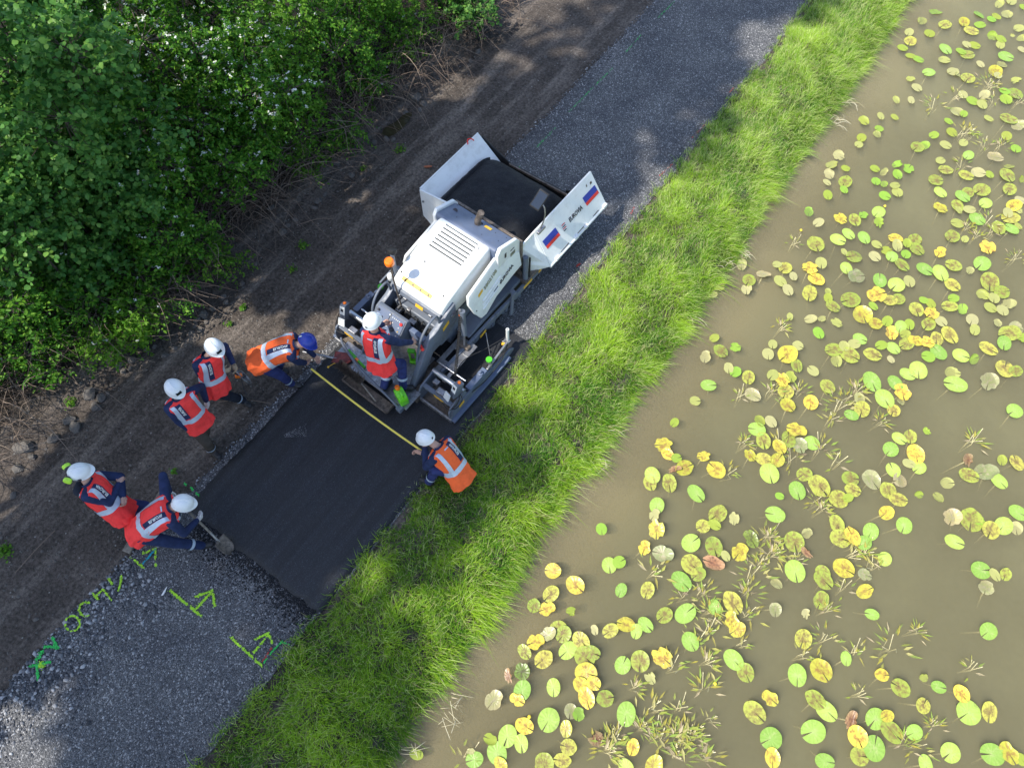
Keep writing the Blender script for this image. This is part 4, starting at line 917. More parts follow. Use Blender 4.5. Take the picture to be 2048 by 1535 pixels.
r_ = random.Random(8)
for (u, v, r, mm) in [(.04, .27, .02, 'ink'), (.13, .2, .014, 'ink'), (.36, .12, .035, 'ink'), (.47, .27, .024, 'red'), (.24, .3, .012, 'paper')] + [(.03 + .03 * (k % 4), .11 + .035 * (k // 4), .009, 'paper') for k in range(10)] + [(.3 + .032 * k, .29, .009, 'paper') for k in range(5)] + [(.30, .2, .009, 'paper'), (.33, .22, .009, 'paper'), (.45, .2, .009, 'paper'), (.46, .14, .009, 'yellow'), (.46, .07, .009, 'paper'), (.3, .06, .009, 'paper'), (.24, .16, .009, 'yellow'), (.26, .12, .009, 'paper')]:
    mb = MB(); mb.lathe(cq(u, v, .011), cn, [(r, 0), (r, .008 if r < .02 else .02), (r * .7, .012 if r < .02 else .026)], 12); mb.build('button' if r < .02 else 'knob', M[mm], cs)
mb = MB(); mb.box((.02, -1.62, .325), (.84, .62, .03)); pf = mb.build('platform', M['steel'], PV, .004)
mb = MB(); r_ = random.Random(2)
for k in range(150):
    x = -.38 + .8 * r_.random(); y = -1.9 + .56 * r_.random(); a_ = R(45 if k % 2 else -45)
    mb.box((x, y, .342), (.028, .007, .005), Euler((0, 0, a_)).to_matrix())
tp = mb.build('tread_lug', M['steel'], pf); tp['kind'] = 'stuff'

# rear foot plate, tube rail and tool tray
mb = MB(); mb.box((-.1, -2.06, .30), (1.5, .34, .025)); ft = mb.build('foot_plate', M['steel'], PV, .004)
mb = MB()
for k in range(200):
    x = -.82 + 1.44 * r_.random(); y = -2.2 + .28 * r_.random(); mb.box((x, y, .3145), (.026, .006, .005), Euler((0, 0, R(45 if k % 2 else -45))).to_matrix())
tp = mb.build('tread_lug', M['steel'], ft); tp['kind'] = 'stuff'
mb = MB(); mb.tube(curve_pts([(-.95, -1.93, .34), (-.8, -2.02, .4), (-.3, -2.17, .42), (.2, -2.24, .42), (.45, -2.27, .4), (.55, -2.28, .32)], 5), .02, 10); mb.build('tube_rail', M['grey'], PV, smooth=True)
mb = MB(); mb.box((.56, -2.27, .3), (.09, .09, .1)); mb.build('rail_bracket', M['grey'], PV, .01)
mb = MB()
for a_, b_ in (((-.5, -2.42), (.4, -2.42)), ((-.5, -2.25), (-.5, -2.42)), ((.4, -2.25), (.4, -2.42))): mb.bar((*a_, .2), (*b_, .2), .025, .06)
mb.box((-.05, -2.33, .175), (.88, .16, .01)); mb.build('tool_tray', M['rustplate'], PV, .003)
# screed body under the platform
mb = MB(); mb.prism([(-1.98, .065), (-1.98, .26), (-1.5, .28), (-1.3, .2), (-1.3, .065)], 'x', -.62, .62); mb.build('screed_body', M['rustplate'], PV, .01)
# screed deck plates right of the stand, with hatch openings
mb = MB()
for (x0, x1, y0, y1) in ((.52, .86, -1.02, -.78), (.52, .86, -1.36, -1.26), (.52, .60, -1.26, -1.02), (.70, .86, -1.26, -1.02), (.58, .66, -1.56, -1.36), (.8, .86, -1.56, -1.36)): mb.box(((x0 + x1) / 2, (y0 + y1) / 2, .4), (x1 - x0, y1 - y0, .025))
mb.build('screed_deck', M['steel'], PV, .003)
mb = MB(); mb.box((.7, -.9, .44), (.2, .1, .07)); mb.build('deck_cover', M['rustplate'], PV, .02)

def extension(sx):
    X = lambda x: sx * x
    ext = empty('screed_extension'); ext.parent = PV; ext['label'] = ('right' if sx > 0 else 'left') + ' screed extension with its control box'
    mb = MB(); mb.box((X(.92), -1.72, .085), (.62, .34, .04)); mb.build('screed_plate', M['rustplate'], ext, .004)
    mb = MB(); mb.box((X(.92), -1.9, .11), (.64, .03, .1)); mb.build('screed_lip', M['steel'], ext, .005)
    mb = MB()
    for k in range(5): mb.lathe((X(.68 + k * .12), -1.915, .12), (0, -1, 0), [(.014, 0), (.014, .012)], 8)
    mb.build('bolt', M['steel'], ext)
    mb = MB()
    for x in (.62, 1.2): mb.plate([(X(x), -1.9, .07), (X(x), -1.52, .07), (X(x), -1.48, .42), (X(x), -1.56, .5), (X(x), -1.84, .44), (X(x), -1.9, .34)], .03)
    mb.build('end_cheek', M['grey'], ext, .008)
    mb = MB(); mb.tube([(X(.6), -1.52, .46), (X(1.2), -1.52, .46)], .045, 14); mb.tube([(X(.58), -1.36, .44), (X(1.1), -1.36, .44)], .018, 10); mb.build('guide_rod', M['chrome'], ext, smooth=True)
    mb = MB(); mb.box((X(.9), -1.78, .4), (.56, .07, .06)); mb.build('cross_beam', M['grey'], ext, .01)
    mb = MB(); mb.box((X(.93), -1.73, .46), (.14, .09, .05)); mb.box((X(.75), -1.63, .38), (.1, .08, .1)); mb.build('junction_box', M['steel'], ext, .008)
    mb = MB(); mb.plate([(X(.86), -1.822, .38), (X(1.04), -1.822, .38), (X(1.04), -1.822, .43), (X(.86), -1.822, .43)], .006); mb.build('warning_sticker', M['yellow'], ext)
    # end gate running forward along the edge of the mat
    gt = MB(); gt.prism([(-1.92, .07), (-.42, .07), (-.34, .14), (-.42, .22), (-.95, .3), (-1.25, .36), (-1.84, .36)], 'x', X(1.2), X(1.235)); gate = gt.build('end_gate', M['grey'], ext, .006)
    mb = MB(); mb.box((X(1.26), -1.2, .12), (.08, 1.4, .05)); mb.build('gate_skid', M['greyblue'], gate, .006)
    mb = MB(); mb.box((X(1.19), -1.22, .36), (.1, .42, .12)); mb.lathe((X(1.19), -1.12, .42), (0, 0, 1), [(.045, 0), (.045, .025), (.02, .03), (.02, .07)], 14); mb.build('gate_spring_box', M['greyblue'], gate, .008)
    mb = MB(); mb.bar((X(1.2), -.98, .34), (X(1.16), -.42, .36), .035, .05); mb.bar((X(1.22), -.9, .2), (X(1.17), -.88, .44), .045, .03); mb.build('gate_linkage', M['steel'], gate, .006)
    mb = MB(); mb.lathe((X(1.15), -.86, .42), (0, 0, 1), [(.05, 0), (.05, .03), (.015, .03)], 16); mb.build('hand_wheel', M['greenp'], gate)
    mb = MB(); mb.plate([(X(1.238), -1.7, .24), (X(1.238), -1.58, .26), (X(1.238), -1.58, .33), (X(1.238), -1.7, .31)], .004); mb.build('warning_sticker', M['yellow'], gate)
    # remote control box on a post
    bx = empty('control_box'); bx.parent = ext
    rt = Euler((R(-22), R(0), R(sx * -12))).to_matrix(); o_ = Vector((X(1.16), -1.62, .66))
    mb = MB(); mb.box(o_, (.1, .13, .3), rt); hb = mb.build('box_housing', M['grey'], bx, .012, True)
    mb = MB(); mb.box(o_ + rt @ Vector((0, -.068, .05)), (.085, .008, .15), rt); mb.build('box_face', M['paper'], bx, .002)
    mb = MB(); mb.box(o_ + rt @ Vector((0, -.073, .06)), (.045, .004, .05), rt); mb.build('box_screen', M['ink'], bx)
    mb = MB(); mb.box(o_ + rt @ Vector((X(-.03), -.13, -.12)), (.11, .02, .14), rt); mb.build('switch_plate', M['paper'], bx, .004)
    mb = MB(); mb.lathe(o_ + rt @ Vector((0, 0, .15)), rt @ Vector((0, 0, 1)), [(.026, 0), (.026, .02), (.012, .03)], 12); mb.build('stop_knob', M['orange'], bx)
    mb = MB(); mb.tube([o_ + rt @ Vector((0, 0, -.15)), (X(1.14), -1.56, .38)], .02, 8); mb.build('box_post', M['grey'], bx)
    mb = MB(); mb.tube(curve_pts([o_ + rt @ Vector((.03, .06, -.1)), (X(1.25), -1.72, .5), (X(1.2), -1.86, .4), (X(1.05), -1.84, .38), (X(.98), -1.78, .43)], 6), .008, 6); mb.tube(curve_pts([o_ + rt @ Vector((-.02, .06, -.08)), (X(1.28), -1.66, .52), (X(1.24), -1.8, .38), (X(1.1), -1.83, .36)], 6), .007, 6); mb.build('cable', M['black'], bx, smooth=True)
    return ext
extR = extension(1); extL = extension(-1); extL.location = (.1, -.02, 0)
# sensor post with clamp on the right gate
mb = MB(); mb.lathe((1.12, -.36, .3), (0, 0, 1), [(.026, 0), (.026, .34), (.016, .34), (.016, .3)], 14); sp_ = mb.build('sensor_post', M['paper'], PV, smooth=True)
mb = MB(); mb.box((1.12, -.38, .3), (.1, .1, .03)); mb.build('post_foot', M['steel'], sp_, .004)
mb = MB(); mb.box((1.13, -.46, .33), (.08, .04, .04), Euler((0, 0, .5)).to_matrix()); mb.build('clamp', M['yellow'], sp_, .006)
mb = MB(); mb.tube(curve_pts([(1.1, -.4, .42), (.98, -.72, .4), (.86, -1.1, .45), (1.02, -1.5, .74)], 8), .007, 6); mb.tube(curve_pts([(1.16, -.4, .3), (1.26, -.7, .3), (1.27, -1.1, .26), (1.24, -1.4, .3)], 6), .008, 6); mb.build('sensor_cable', M['black'], PV, smooth=True)
# tow arms, lift cylinders, coiled hose
for sx in (-1, 1):
    mb = MB(); mb.tube([], .01) if False else None
    mb = MB(); pts = [(sx * .76, 1.0, .42), (sx * .76, .35, .42), (sx * .75, -.2, .44), (sx * .73, -.7, .4), (sx * .69, -1.45, .36)]
    for a_, b_ in zip(pts, pts[1:]): mb.bar(a_, b_, .05, .12)
    ta = mb.build('tow_arm', M['grey'], PV, .008)
    mb = MB()
    for (y0, z0, y1, z1) in ((.5, .43, .72, .43), (-.62, .40, -.48, .42), (.9, .42, .98, .42)): mb.plate([(sx * .787, y0, z0 - .03), (sx * .787, y1, z1 - .03), (sx * .787, y1, z1 + .03), (sx * .787, y0, z0 + .03)], .004)
    mb.build('warning_sticker', M['yellow'], ta)
    mb = MB(); mb.tube([(sx * .62, -.78, 1.2), (sx * .68, -.86, .7)], .045, 12); cyl = mb.build('lift_cylinder', M['grey'], PV, smooth=True)
    mb = MB(); mb.tube([(sx * .68, -.86, .7), (sx * .71, -.92, .4)], .02, 10); mb.build('piston_rod', M['chrome'], cyl, smooth=True)
    mb = MB(); mb.tube([(sx * .69, .66, 1.0), (sx * .74, .6, .5)], .045, 12); cyl = mb.build('levelling_cylinder', M['grey'], PV, smooth=True)
    mb = MB(); mb.tube([(sx * .73, .72, .95), (sx * .77, .66, .5)], .016, 8); mb.build('hydraulic_line', M['black'], cyl, smooth=True)
    mb = MB(); mb.bar((sx * .78, .22, .62), (sx * .84, .1, .2), .07, .03, (1, 0, 0)); mb.bar((sx * .72, .24, .62), (sx * .82, .22, .62), .08, .05); mb.build('mounting_step', M['grey'], PV, .008)
hel = [Vector((.6, -.8, 1.15)).lerp(Vector((1.06, -1.52, .82)), t) + Vector((.022 * math.cos(t * 240), .0, .022 * math.sin(t * 240))) + Vector((0, 0, -.06 * math.sin(t * math.pi))) for t in [i / 330 for i in range(331)]]
mb = MB(); mb.tube(hel, .0065, 5); mb.build('coiled_cable', M['black'], PV, smooth=True)
mb = MB(); mb.lathe((.59, -.8, 1.14), (0, 0, 1), [(.03, 0), (.03, .06), (.018, .1)], 12); mb.build('cable_plug', M['steel'], PV)
mb = MB(); mb.lathe((.6, -.8, 1.1), (0, 0, 1), [(.033, 0), (.033, .04)], 12); mb.build('plug_collar', M['orange'], PV)
# depth rod
mb = MB(); mb.tube([(.8, -.5, .4), (1.0, -.66, .12)], .008, 6); mb.build('dip_rod', M['steel'], PV)
# beacon
bc = empty('beacon'); bc.parent = PV
mb = MB(); mb.tube([(-.26, -1.16, .85), (-.34, -1.12, 1.5), (-.36, -1.1, 1.86)], .013, 8); mb.build('beacon_pole', M['rustplate'], bc, smooth=True)
mb = MB(); mb.lathe((-.36, -1.1, 1.84), (0, 0, 1), [(.05, 0), (.058, .02), (.058, .045), (.045, .05)], 18); mb.build('beacon_base', M['ink'], bc, smooth=True)
mb = MB(); mb.lathe((-.36, -1.1, 1.885), (0, 0, 1), [(.062, 0), (.07, .012), (.07, .06), (.062, .085), (.048, .095), (.043, .09), (.012, .09)], 20); mb.build('beacon_lens', M['orange'], bc, smooth=True)
# post and lamp on the left behind the beacon
lp_ = empty('work_lamp'); lp_.parent = PV
mb = MB(); mb.tube([(-.52, -.92, 1.1), (-.55, -.88, 1.7)], .03, 10); mb.build('lamp_post', M['grey'], lp_, smooth=True)
mb = MB(); mb.lathe((-.55, -.87, 1.72), (-.3, .4, .6), [(.055, 0), (.07, .03), (.07, .06), (.05, .07)], 16); mb.build('lamp_head', M['black'], lp_, smooth=True)
mb = MB(); mb.lathe((-.56, -1.0, 1.2), (0, 0, 1), [(.03, 0), (.05, .05), (.05, .12), (.03, .15)], 14); mb.build('fluid_bottle', M['paper'], lp_, smooth=True)
mb = MB(); mb.bar((-.62, -.9, 1.3), (-.72, -1.1, 1.1), .03, .02); mb.box((-.66, -.85, 1.36), (.08, .05, .05), Euler((0, 0, .6)).to_matrix()); mb.build('folded_bracket', M['grey'], lp_, .004)
mb = MB(); mb.box((-.64, -.86, 1.395), (.07, .03, .02), Euler((0, 0, .6)).to_matrix()); mb.build('clip', M['yellow'], lp_)
mb = MB(); mb.tube(curve_pts([(.4, -1.5, .98), (.46, -1.53, 1.0), (.5, -1.55, 1.02)], 3), .024, 10); mb.build('drive_lever', M['red'], PV, smooth=True)

# ---- things lying on the paver
def canister(o, yaw, s, label, tilt=0.0):
    root = empty('jerrycan', o, yaw); tag(root, label, 'jerrycan')
    mb = MB(); mb.prism([(-.09, 0), (.09, 0), (.095, .02), (.095, .15), (.05, .22), (-.05, .25), (-.095, .2), (-.095, .02)], 'y', -.06, .06); mb.build('can_body', M['lime'], root, .018, True, 3)
    mb = MB(); mb.lathe((-.055, 0, .235), (-.3, 0, 1), [(.032, 0), (.032, .045), (.026, .05)], 14); mb.build('cap', M['orange'], root, smooth=True)
    mb = MB(); mb.tube(curve_pts([(-.02, 0, .24), (.02, 0, .275), (.06, 0, .25), (.075, 0, .2)], 5), .013, 8); mb.build('can_handle', M['lime'], root, smooth=True)
    root.scale = (s,) * 3; return root
canister(pw(.5, -2.14, .316), PYAW - R(110), 1.15, 'bright green jerrycan with orange cap at the corner of the rear foot plate')
tr_ = empty('spray_bottle', pw(.24, -1.56, .35), PYAW - R(60)); tag(tr_, 'bright green plastic spray bottle frame standing by the console', 'bottle')
mb = MB()
for a_, b_ in (((-.05, 0, .04), (-.04, 0, .34)), ((.05, 0, .04), (.05, 0, .32)), ((-.05, 0, .04), (.05, 0, .04))): mb.bar(a_, b_, .03, .03, (0, 1, 0))
mb.box((0, 0, .03), (.13, .07, .06)); mb.build('frame', M['lime'], tr_, .008, True)
mb = MB(); mb.box((0, 0, .36), (.12, .06, .07)); mb.build('spray_head', M['greenp'], tr_, .014, True)
br_ = empty('yard_broom', pw(-.42, -2.3, .3), PYAW - R(90)); tag(br_, 'worn brown bristle broom head lying on the rear foot plate', 'broom')
mb = MB(); mb.box((0, 0, .03), (.5, .08, .035)); mb.build('broom_head', M['rustplate'], br_, .008)
mb = MB(); r_ = random.Random(6)
for k in range(420):
    x = -.25 + .5 * (k % 70) / 69; y = -.05 + .1 * (k // 70) / 5; t = Vector((x + r_.gauss(0, .012), y * 1.5 + r_.gauss(0, .012), .09 + r_.uniform(0, .05))); mb.tube([(x, y * .7, .045), t], [.005, .0035], 3, False)
bs = mb.build('bristles', M['bristle'], br_); bs['kind'] = 'stuff'
mb = MB(); mb.tube([(.2, 0, .03), (.62, -.1, .02)], .014, 8); mb.build('broom_handle', M['wood'], br_)
tg = empty('line_clip', pw(-.73, -2.3, .33), PYAW); tag(tg, 'small yellow line clip hanging beside the broom', 'clip')
mb = MB(); mb.tube([(0, 0, 0), (-.1, .08, -.08)], .004, 5); mb.build('clip_wire', M['yellow'], tg)
mb = MB(); mb.box((0, 0, .005), (.04, .025, .02)); mb.box((-.1, .08, -.085), (.03, .03, .02)); mb.build('clip_jaw', M['yellow'], tg, .004)
gl_ = empty('scraper', pw(-.5, -2.06, .325), PYAW - R(98)); tag(gl_, 'green and orange plastic scraper wedged along the tube rail', 'scraper')
mb = MB(); mb.box((-.12, 0, .02), (.2, .06, .03)); mb.build('scraper_blade', M['greenp'], gl_, .008)
mb = MB(); mb.box((.01, 0, .025), (.07, .04, .03)); mb.build('scraper_collar', M['orange'], gl_, .006)
mb = MB(); mb.tube([(.04, 0, .025), (.2, .0, .025)], .02, 8); mb.build('scraper_grip', M['greenp'], gl_)
# ------------------------------------------------------------------ people
def capsule(a, b, r0, r1, seg=12, rings=4):
    """tapered capsule as arrays"""
    a = Vector(a); b = Vector(b); ax = b - a
    if ax.length < 1e-5: ax = Vector((0, 0, 1e-4))
    d = ax.normalized(); x = d.cross(Vector((0, 0, 1)) if abs(d.z) < .9 else Vector((1, 0, 0))).normalized(); y = d.cross(x); prof = []
    for i in range(rings + 1): t = R(90) * i / rings; prof.append((a - d * r0 * math.cos(t), r0 * math.sin(t)))
    for i in range(rings + 1): t = R(90) * i / rings; prof.append((b + d * r1 * math.sin(t), r1 * math.cos(t)))
    V = []; F = []
    for (c, r) in prof:
        for k in range(seg): t = 6.28318 * k / seg; V.append(c + (x * math.cos(t) + y * math.sin(t)) * max(r, 1e-4))
    n = len(prof)
    for i in range(n - 1):
        for k in range(seg): F.append([i * seg + k, i * seg + (k + 1) % seg, (i + 1) * seg + (k + 1) % seg, (i + 1) * seg + k])
    return V, F
def ik(a, c, l1, l2, hint):
    a = Vector(a); c = Vector(c); d = c - a; L = min(d.length, (l1 + l2) * .995); u = d.normalized(); c = a + u * L
    k = (l1 * l1 - l2 * l2 + L * L) / (2 * L); h = math.sqrt(max(0, l1 * l1 - k * k)); hv = Vector(hint); hv = (hv - u * hv.dot(u)).normalized()
    return a + u * k + hv * h, c
def body_frame(pel, neck, face):
    up = (neck - pel).normalized(); f = Vector((math.cos(face), math.sin(face), 0)); right = f.cross(Vector((0, 0, 1))).normalized()
    right = (right - up * right.dot(up)).normalized(); fwd = up.cross(right).normalized(); return up, right, fwd
def helmet(parent, hc, hup, hfwd, mat, badge=True, muffs=False, blue=False):
    hup = Vector(hup).normalized(); hf = Vector(hfwd); hf = (hf - hup * hf.dot(hup)).normalized(); hr = hf.cross(hup)
    B = Matrix((hf, -hr, hup)).transposed()        # x fwd, y left, z up
    V = []; F = []; ns_, nr = 36, 12
    for i in range(nr + 1):
        e = R(90) * i / nr
        for k in range(ns_):
            t = 6.28318 * k / ns_; rx, ry, rz = .130, .114, .126
            q = math.cos(e); rib = 1 + .022 * math.exp(-((abs(math.sin(t)) - .0) / .16) ** 2) * min(1, q * 1.4) + .010 * math.exp(-((abs(math.sin(t)) - .42) / .1) ** 2) * q
            V.append(Vector((rx * q * math.cos(t) * rib, ry * q * math.sin(t) * rib, rz * math.sin(e) + .012 * (abs(math.sin(t)) < .25) * math.sin(e))))
    for i in range(nr):
        for k in range(ns_): F.append([i * ns_ + k, i * ns_ + (k + 1) % ns_, (i + 1) * ns_ + (k + 1) % ns_, (i + 1) * ns_ + k])
    b = len(V)                                       # brim, longer at the front
    for k in range(ns_):
        t = 6.28318 * k / ns_; c = max(0, math.cos(t)); ex = 1.07 + .24 * c ** 3
        V.append(Vector((.130 * math.cos(t) * ex, .112 * math.sin(t) * (1.06 + .1 * c), -.016 - .012 * c)))
    for k in range(ns_): F.append([k, b + k, b + (k + 1) % ns_, (k + 1) % ns_])
    mb = MB(); mb.add([B @ v + hc for v in V], F); ho = mb.build('helmet', mat, parent, smooth=True)
    if badge:
        mb = MB(); mb.box(hc + B @ Vector((.114, 0, .055)), (.02, .075, .045), B @ Euler((0, R(-28), 0)).to_matrix()); mb.build('helmet_badge', M['glass'], ho, .006)
    if blue:
        mb = MB(); mb.box(hc + B @ Vector((-.115, 0, .045)), (.012, .09, .055), B @ Euler((0, R(25), 0)).to_matrix()); mb.build('helmet_badge', M['paper'], ho, .005)
        mb = MB(); mb.tube([hc + B @ Vector((.135 * math.cos(R(a_)) * 1.0, .0, .132 * math.sin(R(a_)) + .008)) for a_ in range(20, 165, 12)], .006, 6); mb.build('helmet_ridge', M['helmet_blue'], ho)
    mb = MB(); mb.add([hc + B @ Vector((-.1315, y, z)) for y, z in ((-.014, .02), (.014, .02), (.014, .05), (-.014, .05))], [(0, 1, 2, 3)]); mb.build('helmet_knob', M['ink'], ho)
    if muffs:
        em = empty('ear_defenders'); em.parent = parent
        for sy in (-1, 1):
            c = hc + B @ Vector((-.12, sy * .085, .03)); d = B @ Vector((-.5, sy, .15))
            mb = MB(); mb.lathe(c, d, [(.01, -.012), (.045, -.012), (.052, .012), (.046, .034), (.02, .042)], 16); mb.build('ear_cup', M['hivis'], em, smooth=True)
            mb = MB(); mb.lathe(c - d.normalized() * .03, d, [(.01, 0), (.044, 0), (.044, .02)], 16); mb.build('ear_pad', M['ink'], em)
            mb = MB(); mb.tube(curve_pts([c, hc + B @ Vector((-.06, sy * .118, .03)), hc + B @ Vector((0, sy * .12, .01))], 4), .006, 6); mb.lathe(hc + B @ Vector((0, sy * .112, .012)), B @ Vector((0, sy, 0)), [(.022, 0), (.022, .014)], 12); mb.build('muff_arm', M['ink'], em)
    return ho, B
def make_person(label, pel, neck, head, face, hface, haR, haL, anR, anL, vest='vest_red', legs='navy2', sleeves='navy', glove='skin', hel='helmet', toeR=None, toeL=None, hup=None, elR=None, elL=None, knR=None, knL=None, badge=True, muffs=False, hood=False, strap_text=True, flip=False, band_drop=0.0, slim=1.0, flare=1.0, curlR=.6, curlL=.6):
    pel, neck, head = Vector(pel), Vector(neck), Vector(head)
    up, right, fwd = body_frame(pel, neck, face)
    base = Vector((pel.x, pel.y, min(anR[2], anL[2]) - .08)); root = empty('person', base); tag(root, label, 'person', 'road crew in helmets and vests')
    W = lambda v: Vector(v) - base
    sh = neck - up * .055; shR = sh + right * .175; shL = sh - right * .175; hipR = pel + right * .085 - up * .03; hipL = pel - right * .085 - up * .03
    eR, haR = ik(shR, haR, .29, .27, elR or (right * .6 - fwd * .5 - Vector((0, 0, .5)))); eL, haL = ik(shL, haL, .29, .27, elL or (-right * .6 - fwd * .5 - Vector((0, 0, .5))))
    kR, anR = ik(hipR, anR, .43, .43, knR or fwd); kL, anL = ik(hipL, anL, .43, .43, knL or fwd)
    tR = Vector(toeR) if toeR else Vector((math.cos(face), math.sin(face), 0)); tL = Vector(toeL) if toeL else Vector((math.cos(face), math.sin(face), 0))
    hup = Vector(hup) if hup else ((head - neck).normalized() * .4 + Vector((0, 0, 1))).normalized()
    hf = Vector((math.cos(hface), math.sin(hface), 0)); hf = (hf - hup * hf.dot(hup)).normalized(); hr = hf.cross(hup)
    mid = pel.lerp(neck, .5) - fwd * .02
    SK, TO, LE, BO = 0, 1, 2, 3
    C = [(pel - right * .07, pel + right * .07, .115, .115, LE), (pel + up * .02 - right * .05, pel + up * .02 + right * .05, .12, .12, LE), (pel + up * .1, mid, .13, .135, TO), (mid - right * .05, sh - up * .08 - right * .07, .12, .115, TO), (mid + right * .05, sh - up * .08 + right * .07, .12, .115, TO),
         (sh - right * .13, sh + right * .13, .075, .075, TO), (neck - up * .02, head - hup * .06, .058, .055, SK), (head + hup * .03 - hf * .015, head - hup * .02 - hf * .01, .093, .09, SK), (head - hup * .06 + hf * .035, head - hup * .1 + hf * .045, .062, .045, SK), (head - hup * .02 + hf * .09, head - hup * .05 + hf * .1, .014, .018, SK),
         (head + hr * .083 - hup * .015 - hf * .012, head + hr * .085 - hup * .045 - hf * .012, .02, .016, SK), (head - hr * .083 - hup * .015 - hf * .012, head - hr * .085 - hup * .045 - hf * .012, .02, .016, SK),
         (shR, eR, .072, .056, TO), (eR, haR, .056, .042, TO), (shL, eL, .072, .056, TO), (eL, haL, .056, .042, TO),
         (hipR, kR, .105, .078, LE), (kR, anR, .078, .06, LE), (hipL, kL, .105, .078, LE), (kL, anL, .078, .06, LE)]
    for an, t in ((anR, tR), (anL, tL)):
        t = t.normalized(); f0 = an - Vector((0, 0, .02)); z = an.z - .045
        C += [(f0 - t * .03, Vector((an.x, an.y, z)) - t * .03, .055, .05, BO), (Vector((an.x, an.y, z)), Vector((an.x, an.y, z - .003)) + t * .13, .05, .043, BO)]
    V = []; F = []
    for (a_, b_, r0, r1, m_) in C:
        v, f = capsule(W(a_), W(b_), r0, r1); o = len(V); V += v; F += [[i + o for i in q] for q in f]
    me = bpy.data.meshes.new('tmp'); me.from_pydata([tuple(v) for v in V], [], F)
    to = bpy.data.objects.new('tmp', me); COL.objects.link(to)
    md = to.modifiers.new('r', 'REMESH'); md.mode = 'VOXEL'; md.voxel_size = .014
    sm = to.modifiers.new('s', 'SMOOTH'); sm.factor = .5; sm.iterations = 3
    de = to.modifiers.new('d', 'DECIMATE'); de.ratio = .45
    dg = bpy.context.evaluated_depsgraph_get(); bme = bpy.data.meshes.new_from_object(to.evaluated_get(dg))
    bpy.data.objects.remove(to); bpy.data.meshes.remove(me)
    n = len(bme.vertices); co = np.empty(n * 3, dtype=np.float32); bme.vertices.foreach_get('co', co); co = co.reshape(-1, 3)
    # cloth folds
    nf = len(bme.polygons); ce = np.empty(nf * 3, dtype=np.float32); bme.polygons.foreach_get('center', ce); ce = ce.reshape(-1, 3)
    D = []
    for (a_, b_, r0, r1, m_) in C:
        a_ = np.array(W(a_)); d = np.array(W(b_)) - a_; L2 = max(1e-9, d @ d); t = np.clip((ce - a_) @ d / L2, 0, 1)
        D.append(np.linalg.norm(ce - a_ - t[:, None] * d, axis=1) - (r0 + (r1 - r0) * t))
    idx = np.array([c[4] for c in C])[np.argmin(np.array(D), 0)].astype(np.int32)
    bme.materials.clear()
    for m_ in ('skin', sleeves, legs, 'boot', glove): bme.materials.append(M[m_])
    bme.polygons.foreach_set('material_index', idx); bme.polygons.foreach_set('use_smooth', np.ones(nf, dtype=bool))
    # hands: palm, four fingers and a thumb each
    bm = bmesh.new(); bm.from_mesh(bme)
    def addc(a_, b_, r0, r1):
        v, f = capsule(W(a_), W(b_), r0, r1, 7, 2); vs_ = [bm.verts.new(q) for q in v]
        for q in f:
            try: fc = bm.faces.new([vs_[i] for i in q]); fc.material_index = 4; fc.smooth = True
            except ValueError: pass
    for (el, ha, side, curl) in ((eR, haR, 1, curlR), (eL, haL, -1, curlL)):
        d = (ha - el).normalized(); pn = (right * -side); pn = (pn - d * pn.dot(d)).normalized(); wv_ = d.cross(pn) * side   # pn: palm side, wv_: across
        addc(ha, ha + d * .085, .034, .036); addc(ha + d * .03 - wv_ * .022, ha + d * .085 - wv_ * .026, .02, .018); addc(ha + d * .03 + wv_ * .022, ha + d * .085 + wv_ * .026, .02, .018)
        for k, l in enumerate((.072, .08, .075, .058)):
            b0 = ha + d * .095 + wv_ * (.03 - .02 * k); d1 = (d * math.cos(curl) + pn * math.sin(curl)).normalized(); d2 = (d * math.cos(curl * 2.2) + pn * math.sin(curl * 2.2)).normalized()
            m1 = b0 + d1 * l * .5; addc(b0, m1, .0105, .0098); addc(m1, m1 + d2 * l * .5, .0098, .008)
        t0 = ha + d * .03 + wv_ * .032; t1 = t0 + (d * .6 + wv_ * .6 + pn * .4).normalized() * .045; addc(t0, t1, .0135, .0115); addc(t1, t1 + (d * .75 + pn * .65).normalized() * .032, .0115, .009)
    bm.to_mesh(bme); bm.free()
    body = link(bpy.data.objects.new('body', bme), root)
    mb = MB()
    for sy in (-1, 1): mb.lathe(W(head + hf * .083 + hr * sy * .032 + hup * .005), hf, [(.009, -.004), (.009, .003), (.003, .006)], 8)
    mb.build('eyes', M['ink'], root)
    # vest: a shell lofted round the spine; surface addressed by height t and angle th (0 = right, 90 = front)
    hem = pel - up * .14; cpt = curve_pts([hem, pel + up * .02, mid - fwd * .0, sh, neck + up * .015], 8); NC = len(cpt)
    prof_t = [0, .22, .45, .68, .82, .92, 1.0]; pw_ = [.198, .188, .180, .208, .218, .185, .085]; pd_ = [.155, .152, .148, .146, .125, .095, .075]
    def ctr(t):
        q = min(max(t, 0), 1) * (NC - 1); i = min(int(q), NC - 2); return cpt[i].lerp(cpt[i + 1], q - i)
    sd_ = (abs(pel.x) * 31 + pel.y * 17)
    def S(t, th, off=0.0):
        w_ = float(np.interp(t, prof_t, pw_)) * slim; d_ = float(np.interp(t, prof_t, pd_)) * slim; fl = 1 + (flare - 1) * max(0, .4 - t) / .4
        c, s = math.cos(th), math.sin(th); e = .82
        x = math.copysign(abs(c) ** e, c) * (w_ * fl + off); y = math.copysign(abs(s) ** e, s) * (d_ * fl + off)
        fold = .014 * mnoise.noise(Vector((c * 2 + sd_, s * 2, t * 3))) * (1.4 - t) * 1.6 + .012 * mnoise.noise(Vector((c * 5 + sd_, s * 5, t * 9))) + .016 * math.sin(th * 9 + 4 * t + sd_) * max(0, .5 - t)
